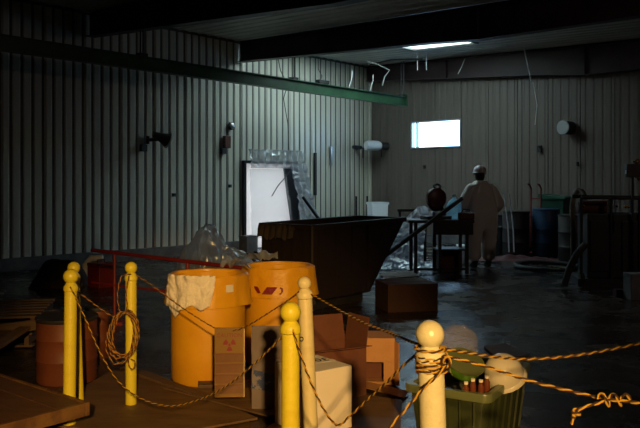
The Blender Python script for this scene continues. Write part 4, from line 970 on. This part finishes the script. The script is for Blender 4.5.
# thing it hangs on
mb = MB()
for dx in (0, .5): mb.box((P(405, 0, 14.55).x + dx - .1, 14.6, .5), (.05, .05, 1.0))
mb.box((P(405, 0, 14.55).x + .15, 14.6, 1.0), (.6, .05, .05))
solo('dark_trestle', mb, 'black', 'dark trestle holding up the crumpled polythene behind the workbench', 'trestle')
mb = MB(); mb.grid(lambda a, b: Vector(((a - .5) * 1.5, (b - .5) * .9, .010 + crump(Vector((a * 2, b * 2, 5)), 5, .06))), 40, 26)
p = P(405, 262, 13.4); solo('floor_polythene', mb, 'film', 'flat crumpled polythene spread on the floor under the workbench', 'plastic sheet', smooth=True, loc=(p.x, p.y, 0))

# ================================================================== PERSON
def skin_mesh(name, joints, edges, m, sub=2, root=0, fn=None):
    me = bpy.data.meshes.new(name); me.from_pydata([j[0] for j in joints], edges, []); o = bpy.data.objects.new(name, me); COL.objects.link(o)
    md = o.modifiers.new('skin', 'SKIN'); md.use_smooth_shade = True
    for i, j in enumerate(joints):
        r = j[1]; r = r if isinstance(r, tuple) else (r, r); me.skin_vertices[0].data[i].radius = r; me.skin_vertices[0].data[i].use_root = (i == root)
    sb = o.modifiers.new('sub', 'SUBSURF'); sb.levels = sub; sb.render_levels = sub
    dg = bpy.context.evaluated_depsgraph_get(); dg.update()
    out = bpy.data.meshes.new_from_object(o.evaluated_get(dg)); bpy.data.objects.remove(o); out.materials.clear(); out.materials.append(M[m]); out.name = name
    if fn:
        for v in out.vertices: v.co = fn(v.co)
    for p_ in out.polygons: p_.use_smooth = True
    return out
pp = P(481, 270, 13.3)
per = thing('person', 'person seen from behind in baggy white coverall and white hard hat at the workbench', 'person', (pp.x, 13.3, 0), radians(14)); per.scale = (1.015,) * 3
# body: local +Y is forward (away from the camera), +X right
J = [((0, 0, .95), (.13, .10)), ((0, .00, 1.15), (.125, .095)), ((0, .01, 1.36), (.15, .10)), ((0, .02, 1.49), (.055, .055)), ((0, .05, 1.58), (.055, .06)),
     ((-.18, .02, 1.42), .06), ((-.27, .04, 1.14), .045), ((-.17, .27, 1.06), .03), ((.18, .02, 1.42), .06), ((.29, .0, 1.14), .045), ((.24, .22, 1.00), .03),
     ((-.10, 0, .88), .095), ((-.12, .03, .50), .065), ((-.11, -.02, .09), .045), ((-.12, .14, .04), .04), ((.10, 0, .88), .095), ((.15, .03, .50), .065), ((.13, -.02, .09), .045), ((.15, .14, .04), .04)]
E = [(0, 1), (1, 2), (2, 3), (3, 4), (2, 5), (5, 6), (6, 7), (2, 8), (8, 9), (9, 10), (0, 11), (11, 12), (12, 13), (13, 14), (0, 15), (15, 16), (16, 17), (17, 18)]
b = link('body', skin_mesh('body', J, E, 'skin'), per)
# coverall: baggy, over everything
J2 = [((0, 0, .93), (.30, .21)), ((0, -.01, 1.14), (.262, .19)), ((0, -.01, 1.34), (.255, .18)), ((0, .01, 1.50), (.12, .11)),
      ((-.20, .01, 1.39), .13), ((-.33, .03, 1.12), .11), ((-.20, .24, 1.03), .065), ((.20, .01, 1.39), .13), ((.36, -.01, 1.12), .115), ((.30, .18, .98), .065),
      ((-.125, 0, .78), .19), ((-.14, .02, .46), .150), ((-.125, -.01, .12), .125), ((.13, 0, .78), .19), ((.16, .02, .46), .150), ((.145, -.01, .12), .125)]
E2 = [(0, 1), (1, 2), (2, 3), (2, 4), (4, 5), (5, 6), (2, 7), (7, 8), (8, 9), (0, 10), (10, 11), (11, 12), (0, 13), (13, 14), (14, 15)]
def wrinkle(c):
    n_ = noise.noise(Vector((c.x * 7, c.y * 7, c.z * 4))) * .016 + noise.noise(Vector((c.x * 15, c.y * 15, c.z * 11))) * .007
    d = Vector((c.x, c.y, 0)); return c + (d.normalized() * n_ if d.length > .01 else d)
cv = link('coverall', skin_mesh('coverall', J2, E2, 'suit', 3, 0, wrinkle), per); cv['label'] = 'baggy white disposable coverall'
# head
mb = MB(); mb.sphere((0, 0, 0), .095, (0.80, 1.0, 1.22), 28, 20)
def face(c):
    x, y, z = c
    if y > 0:
        y += .022 * math.exp(-((x / .012) ** 2 + ((z + .012) / .022) ** 2))                  # nose
        y -= .008 * math.exp(-(((abs(x) - .032) / .014) ** 2 + ((z - .012) / .012) ** 2))    # eye sockets
        y += .006 * math.exp(-((x / .024) ** 2 + ((z + .052) / .008) ** 2))                  # lips
        y += .008 * math.exp(-((x / .02) ** 2 + ((z + .088) / .014) ** 2))                   # chin
    return (x, y, z)
mb.v = [face(c) for c in mb.v]
for sgn in (-1, 1): mb.lathe([(1e-6, -.006), (.018, -.004), (.022, .004), (.014, .008), (1e-6, .003)], (sgn * .078, -.005, 0), 12, M3=Vector((sgn, -.3, 0)).to_track_quat('Z', 'Y').to_matrix() @ Matrix.Diagonal((1, 1.4, 1)))
mb.xf(Matrix.Translation((0, .06, 1.655))); hd = part('head', mb, 'skin', per, smooth=True)
mb = MB()
for sgn in (-1, 1): mb.sphere((sgn * .031, .148, 1.668), .011, n=12, m=8)
part('eyes', mb, 'white', hd, smooth=True)
mb = MB(); mb.sphere((0, 0, 0), .101, (0.84, 1.0, 1.15), 28, 18); mb.v = [c for c in mb.v]; mb.xf(Matrix.Translation((0, .045, 1.652))); part('hair', mb, 'hair', per, smooth=True)
# keep hair off the face: cut by scaling the front back
for v in per.children[-1].data.vertices:
    if v.co.y > .09: v.co.y = .09
    if v.co.z < 1.585: v.co.z = 1.585 + (v.co.z - 1.585) * .4
ht_ = MB(); prof = [(.122, 0), (.134, -.006), (.135, -.001), (.124, .010)] + [(.124 * cos(a), .012 + .118 * sin(a)) for a in [k * pi / 2 / 10 for k in range(10)]] + [(1e-6, .13)]
ht_.lathe(prof, (0, 0, 0), 32, M3=Matrix.Diagonal((.92, 1.1, 1))); ht_.xf(Matrix.Translation((0, .05, 1.70))); hh = part('hard_hat', ht_, 'helmet', per, 'white hard hat', smooth=True)
part('headband', MB().lathe([(.110, -.035), (.112, -.01), (.106, -.01), (.104, -.035)], (0, .05, 1.70), 28), 'black', hh, smooth=True)
part('hood', MB().lathe([(.15, 0), (.135, .05), (.105, .08), (.08, .085), (.085, .05), (.10, .0)], (0, .01, 1.47), 28, wob=lambda i, a, z: .010 * sin(5 * a + i)), 'suit', per, 'white collar hood bunched on the neck', smooth=True)
# hands with fingers (gloved)
def hand(wrist, d, sgn):
    w_ = Vector(wrist); d = Vector(d).normalized(); side_ = Vector((1, 0, 0)); dn_ = Vector((0, 0, -1))
    J = [(w_, .028), (w_ + d * .045, (.040, .022)), (w_ + d * .085, (.040, .018))]; E = [(0, 1), (1, 2)]
    for k, (ln) in enumerate((.075, .085, .080, .062)):
        o_ = side_ * (k - 1.5) * .021 * sgn; i0 = len(J)
        J += [(w_ + d * .10 + o_, .0095), (w_ + d * (.10 + ln * .5) + o_ + dn_ * .018, .009), (w_ + d * (.10 + ln * .75) + o_ + dn_ * .045, .008)]
        E += [(2, i0), (i0, i0 + 1), (i0 + 1, i0 + 2)]
    i0 = len(J); J += [(w_ + d * .035 - side_ * sgn * .045 + dn_ * .01, .012), (w_ + d * .075 - side_ * sgn * .055 + dn_ * .03, .010)]; E += [(1, i0), (i0, i0 + 1)]
    me = skin_mesh('glove', J, E, 'glove', 1); link('glove', me, per)
hand((-.18, .26, 1.05), (.25, 1, -.25), 1); hand((.245, .22, .995), (-.1, 1, -.5), -1)
for x0 in (-.12, .14):
    J = [((x0, -.06, .07), (.055, .06)), ((x0, .0, .055), (.055, .055)), ((x0 + .01, .10, .045), (.055, .042)), ((x0 + .012, .17, .04), (.045, .035)), ((x0, -.03, .17), .062)]
    me = skin_mesh('boot', J, [(0, 1), (1, 2), (2, 3), (1, 4)], 'boot', 2, 1, lambda c: Vector((c.x, c.y, max(c.z, 0.0)))); link('boot', me, per)

# ================================================================== RIGHT SIDE CLUTTER
# blue drum
def big_drum(px, Y, label, m, h=.88, r=.28):
    t = thing('plastic_drum', label, 'drum', (P(px, 0, Y).x, Y, 0)); mb = MB()
    mb.lathe([(r * .95, 0), (r, .03), (r, .28), (r * 1.03, .295), (r, .31), (r, .57), (r * 1.03, .585), (r, .60), (r, h - .03), (r * .95, h)], (0, 0, 0), 32); part('body', mb, m, t, smooth=True)
    part('lid_ring', MB().lathe([(r * .94, h - .01), (r * 1.03, h - .03), (r * 1.04, h - .005), (r * .9, h + .005)], (0, 0, 0), 32), m, t, smooth=True); return t
big_drum(546, 15.6, 'blue drum in front of the green bin at the back wall', 'bluedrum', h=1.0)
big_drum(516, 15.7, 'black drum left of the blue drum by the back wall', 'black', h=.95)
big_drum(573, 14.5, 'black drum right of the blue drum behind the pale hose', 'black', h=.92)
t = thing('green_bin', 'dark green wheeled bin against the back wall behind the blue drum', 'bin', (P(555, 0, 16.6).x, 16.45, 0), radians(-40))
mb = MB(); loft(mb, [ring(.42, .46, .06, .03), ring(.56, .60, 1.18, .03), ring(.52, .56, 1.18, .03), ring(.40, .44, .10, .03)]); mb.add(ring(.42, .46, .06, .03), [tuple(range(28))]); part('body', mb, 'greenbin', t, smooth=True)
part('lid', MB().prism([(-.31, -.33, 1.18), (.31, -.33, 1.18), (.31, -.33, 1.24), (-.31, -.33, 1.30)], (0, .66, 0)), 'greenbin', t, bevel=.01)
part('handle', MB().tube([(-.34, -.2, 1.2), (-.36, 0, 1.2), (-.34, .2, 1.2)], .015, 8), 'greenbin', t, smooth=True)
for y in (-.24, .24): part('wheel', MB().tube([(-.2, y - .02, .1), (-.2, y + .02, .1)], .1, 16), 'rubber', t)
# red hand truck
t = thing('red_hand_truck', 'red hand truck standing beside the green bin at the back wall', 'hand truck', (P(535, 0, 16.2).x, 16.2, 0), radians(-35))
for x in (-.10, .12): part('rail', MB().tube([(x, 0, .12), (x, .04, 1.42), (x, -.06, 1.50), (x - .02, -.13, 1.52)], .018, 8), 'redpaint', t, smooth=True)
for z in (.3, .6, .9, 1.2): part('crossbar', MB().tube([(-.10, .02, z), (.12, .02, z)], .014, 8), 'redpaint', t, smooth=True)
part('toe_plate', MB().box((.01, -.12, .03), (.34, .22, .01)), 'redpaint', t)
for x in (-.16, .18): part('wheel', MB().tube([(x - .02, .10, .12), (x + .02, .10, .12)], .12, 18), 'rubber', t)
# crates stack behind the person
for i, (px, Y, z, s_, lab) in enumerate(((504, 16.8, 0, (.5, .45, .42), 'black crate behind the person, bottom of its stack'), (504, 16.8, .42, (.5, .45, .42), 'black crate behind the person, top of its stack'), (493, 16.2, 0, (.4, .4, .6), 'black crate partly hidden behind the person'), (533, 17.0, 0, (.40, .3, .8), 'tall black crate between the black drum and the red hand truck'))):
    t = thing('black_crate', lab, 'crate', (P(px, 0, Y).x, Y, z), -.6 + .1 * i)
    part('body', MB().box((0, 0, s_[2] / 2 - .01), (s_[0], s_[1], s_[2] - .02)), 'black', t, bevel=.01)
    part('lid', MB().box((0, 0, s_[2] - .02), (s_[0] + .03, s_[1] + .03, .03)), 'black', t, bevel=.008)
for k, (a, b_) in enumerate(((506, 508), (511, 513))):
    mb = MB(); mb.tube([P(a - 2, 194, 15.35), P(b_, 225, 15.2), P(b_ + 1, 252, 15.05)], .014, 8); solo('leaning_rod', mb, 'steel', ['left', 'right'][k] + ' one of two shiny rods leaning on the black crates', 'rod', smooth=True)
# red tarp and hoses on the floor
mb = MB(); mb.grid(lambda a, b: Vector(((a - .5) * 1.9, (b - .5) * .7, .01 + .08 * max(0, sin(a * pi) * sin(b * pi)) * (.5 + abs(noise.noise(Vector((a * 6, b * 4, 8)))) * 1.6))), 40, 18)
p = P(513, 0, 14.75); solo('red_tarp', mb, 'redtarp', 'crumpled dark red tarp on the floor in front of the drums', 'tarp', smooth=True, loc=(p.x, p.y, 0), rot=-.1)
def floor_hose(px, py, rx, ry, lab, m='rubber', loops=1.7):
    c = Vector((*fp(px, py), .03)); pts = [c + Vector((rx * cos(a) * (1 + .05 * sin(a * 2.3)), ry * sin(a), .012 * (k / 40))) for k, a in enumerate([2 * pi * loops * k / 60 for k in range(61)])]
    mb = MB(); mb.tube(pts, .028, 8); solo('floor_hose', mb, m, lab, 'hose', smooth=True)
floor_hose(548, 268, .55, .7, 'loose black hose ring lying on the floor right of the person')
floor_hose(553, 248, .5, .45, 'brown hose loop lying on the floor before the blue drum', 'redtarp')
# pale hose arch and black hose
ph_ = [P(573, 226, 12.0), P(572, 210, 12.0), P(574, 196, 12.0), P(579, 190, 12.0), P(584, 194, 11.9), P(586, 203, 11.8)]
e = P(573, 280, 12.0); e.z = .03
mb = MB(); mb.tube(smoothpts([e] + ph_, .05), .040, 10); solo('pale_hose', mb, 'hose', 'pale hose arching over beside the black pump skid', 'hose', smooth=True)
q = [P(586, 244, 10.8), P(577, 254, 10.8), P(569, 270, 10.8), P(564, 288, 10.75)]; q[-1].z = .04
mb = MB(); mb.tube(smoothpts(q, .05), .05, 10); solo('black_hose', mb, 'rubber', 'thick black hose curving down to the floor left of the pump skid', 'hose', smooth=True)
# pump skid
X0 = P(582, 0, 10.9).x
t = thing('pump_skid', 'black equipment skid with a tubular top rail at the right edge', 'machine', (X0, 10.9, 0), radians(-8))
part('base_frame', MB().box((.62, .4, .06), (1.35, .8, .12)), 'black', t)
part('cabinet', MB().box((.68, .42, .60), (1.18, .70, .95)), 'black', t, bevel=.015)
part('side_panel', MB().box((.3, .06, .60), (.35, .02, .75)), 'black', t, bevel=.01)
part('side_panel', MB().box((.85, .06, .60), (.55, .02, .75)), 'black', t, bevel=.01)
for x in (0, .42, .82, 1.2):
    part('upright', MB().tube([(x, .05, .1), (x, .05, 1.31)], .022, 10), 'black', t, smooth=True)
part('top_rail', MB().tube([(0, .05, 1.32), (1.25, .05, 1.30)], .03, 10), 'black', t, smooth=True)
part('top_rail', MB().tube([(0, .75, 1.32), (1.25, .75, 1.30)], .03, 10), 'black', t, smooth=True)
part('tank', MB().lathe([(1e-6, -.25), (.08, -.24), (.11, -.19), (.11, .19), (.08, .24), (1e-6, .25)], (.25, .35, 1.16), 20, M3=Vector((1, 0, 0)).to_track_quat('Z', 'Y').to_matrix()), 'rust', t, smooth=True)
for x, z in ((.40, 1.20), (.72, 1.20), (.84, 1.18)): part('chrome_pipe', MB().tube([(x, .10, 1.08), (x, .10, z + .12)], .018, 10), 'steel', t, 'shiny chrome pipe', smooth=True)
for x, z in ((.03, 1.19), (.50, 1.19), (.62, 1.18), (.66, 1.18)): part('valve', MB().sphere((x, .03, z), .022, n=12, m=8), 'brass', t, 'brass valve', smooth=True)
part('caster', MB().tube([(-.02, .08, .10), (.04, .08, .10)], .10, 16), 'rubber', t)
# small dark monitor box on pole
p = P(630, 0, 10.6); t = thing('control_box', 'black control box on a pole above the pump skid', 'control box', (p.x, 10.5, 0), radians(-10))
part('box', MB().box((0, 0, zat(171, p)), (.19, .12, .19)), 'black', t, bevel=.012); part('pole', MB().tube([(.0, .03, 1.0), (0, .03, zat(171, p))], .018, 8), 'black', t)
part('indicator', MB().box((-.098, -.01, zat(172, p)), (.006, .05, .05)), 'white', t)
for k, (px, py, lab) in enumerate(((637, 162, 'brass valve fitting above the control box at the right edge'), (639, 178, 'brass valve fitting beside the control box at the right edge'))):
    q = P(px, py, 10.6); t = thing('brass_fitting', lab, 'fitting', q)
    part('body', MB().sphere((0, 0, 0), .03, n=12, m=8), 'brass', t, smooth=True); part('stem', MB().tube([(-.06, 0, .01), (.08, 0, -.02)], .012, 8), 'brass', t, smooth=True)
    part('handwheel', MB().tube([(.04 * cos(a), -.03, .04 * sin(a)) for a in [k2 * pi / 6 for k2 in range(12)]], .006, 6, closed=True), 'brass', t)
mb = MB(); q = P(644, 0, 10.6); mb.tube([(q.x, 10.6, 0), (q.x, 10.6, 1.95)], .03, 10); solo('riser_pipe', mb, 'black', 'black riser pipe at the right edge carrying the brass fittings', 'pipe', smooth=True)
# two small boxes low right
p = P(619, 290, 10.0); t = carton('small_brown_box', 'small low reddish box on the floor before the pump skid', (p.x, 9.95, 0), 0, (.16, .12, .10), 'redtarp')
p = P(636, 296, 9.8); t = carton('grey_crate', 'grey crate on the floor at the right edge before the pump skid', (p.x, 9.75, 0), 0, (.28, .25, .34), 'conc')
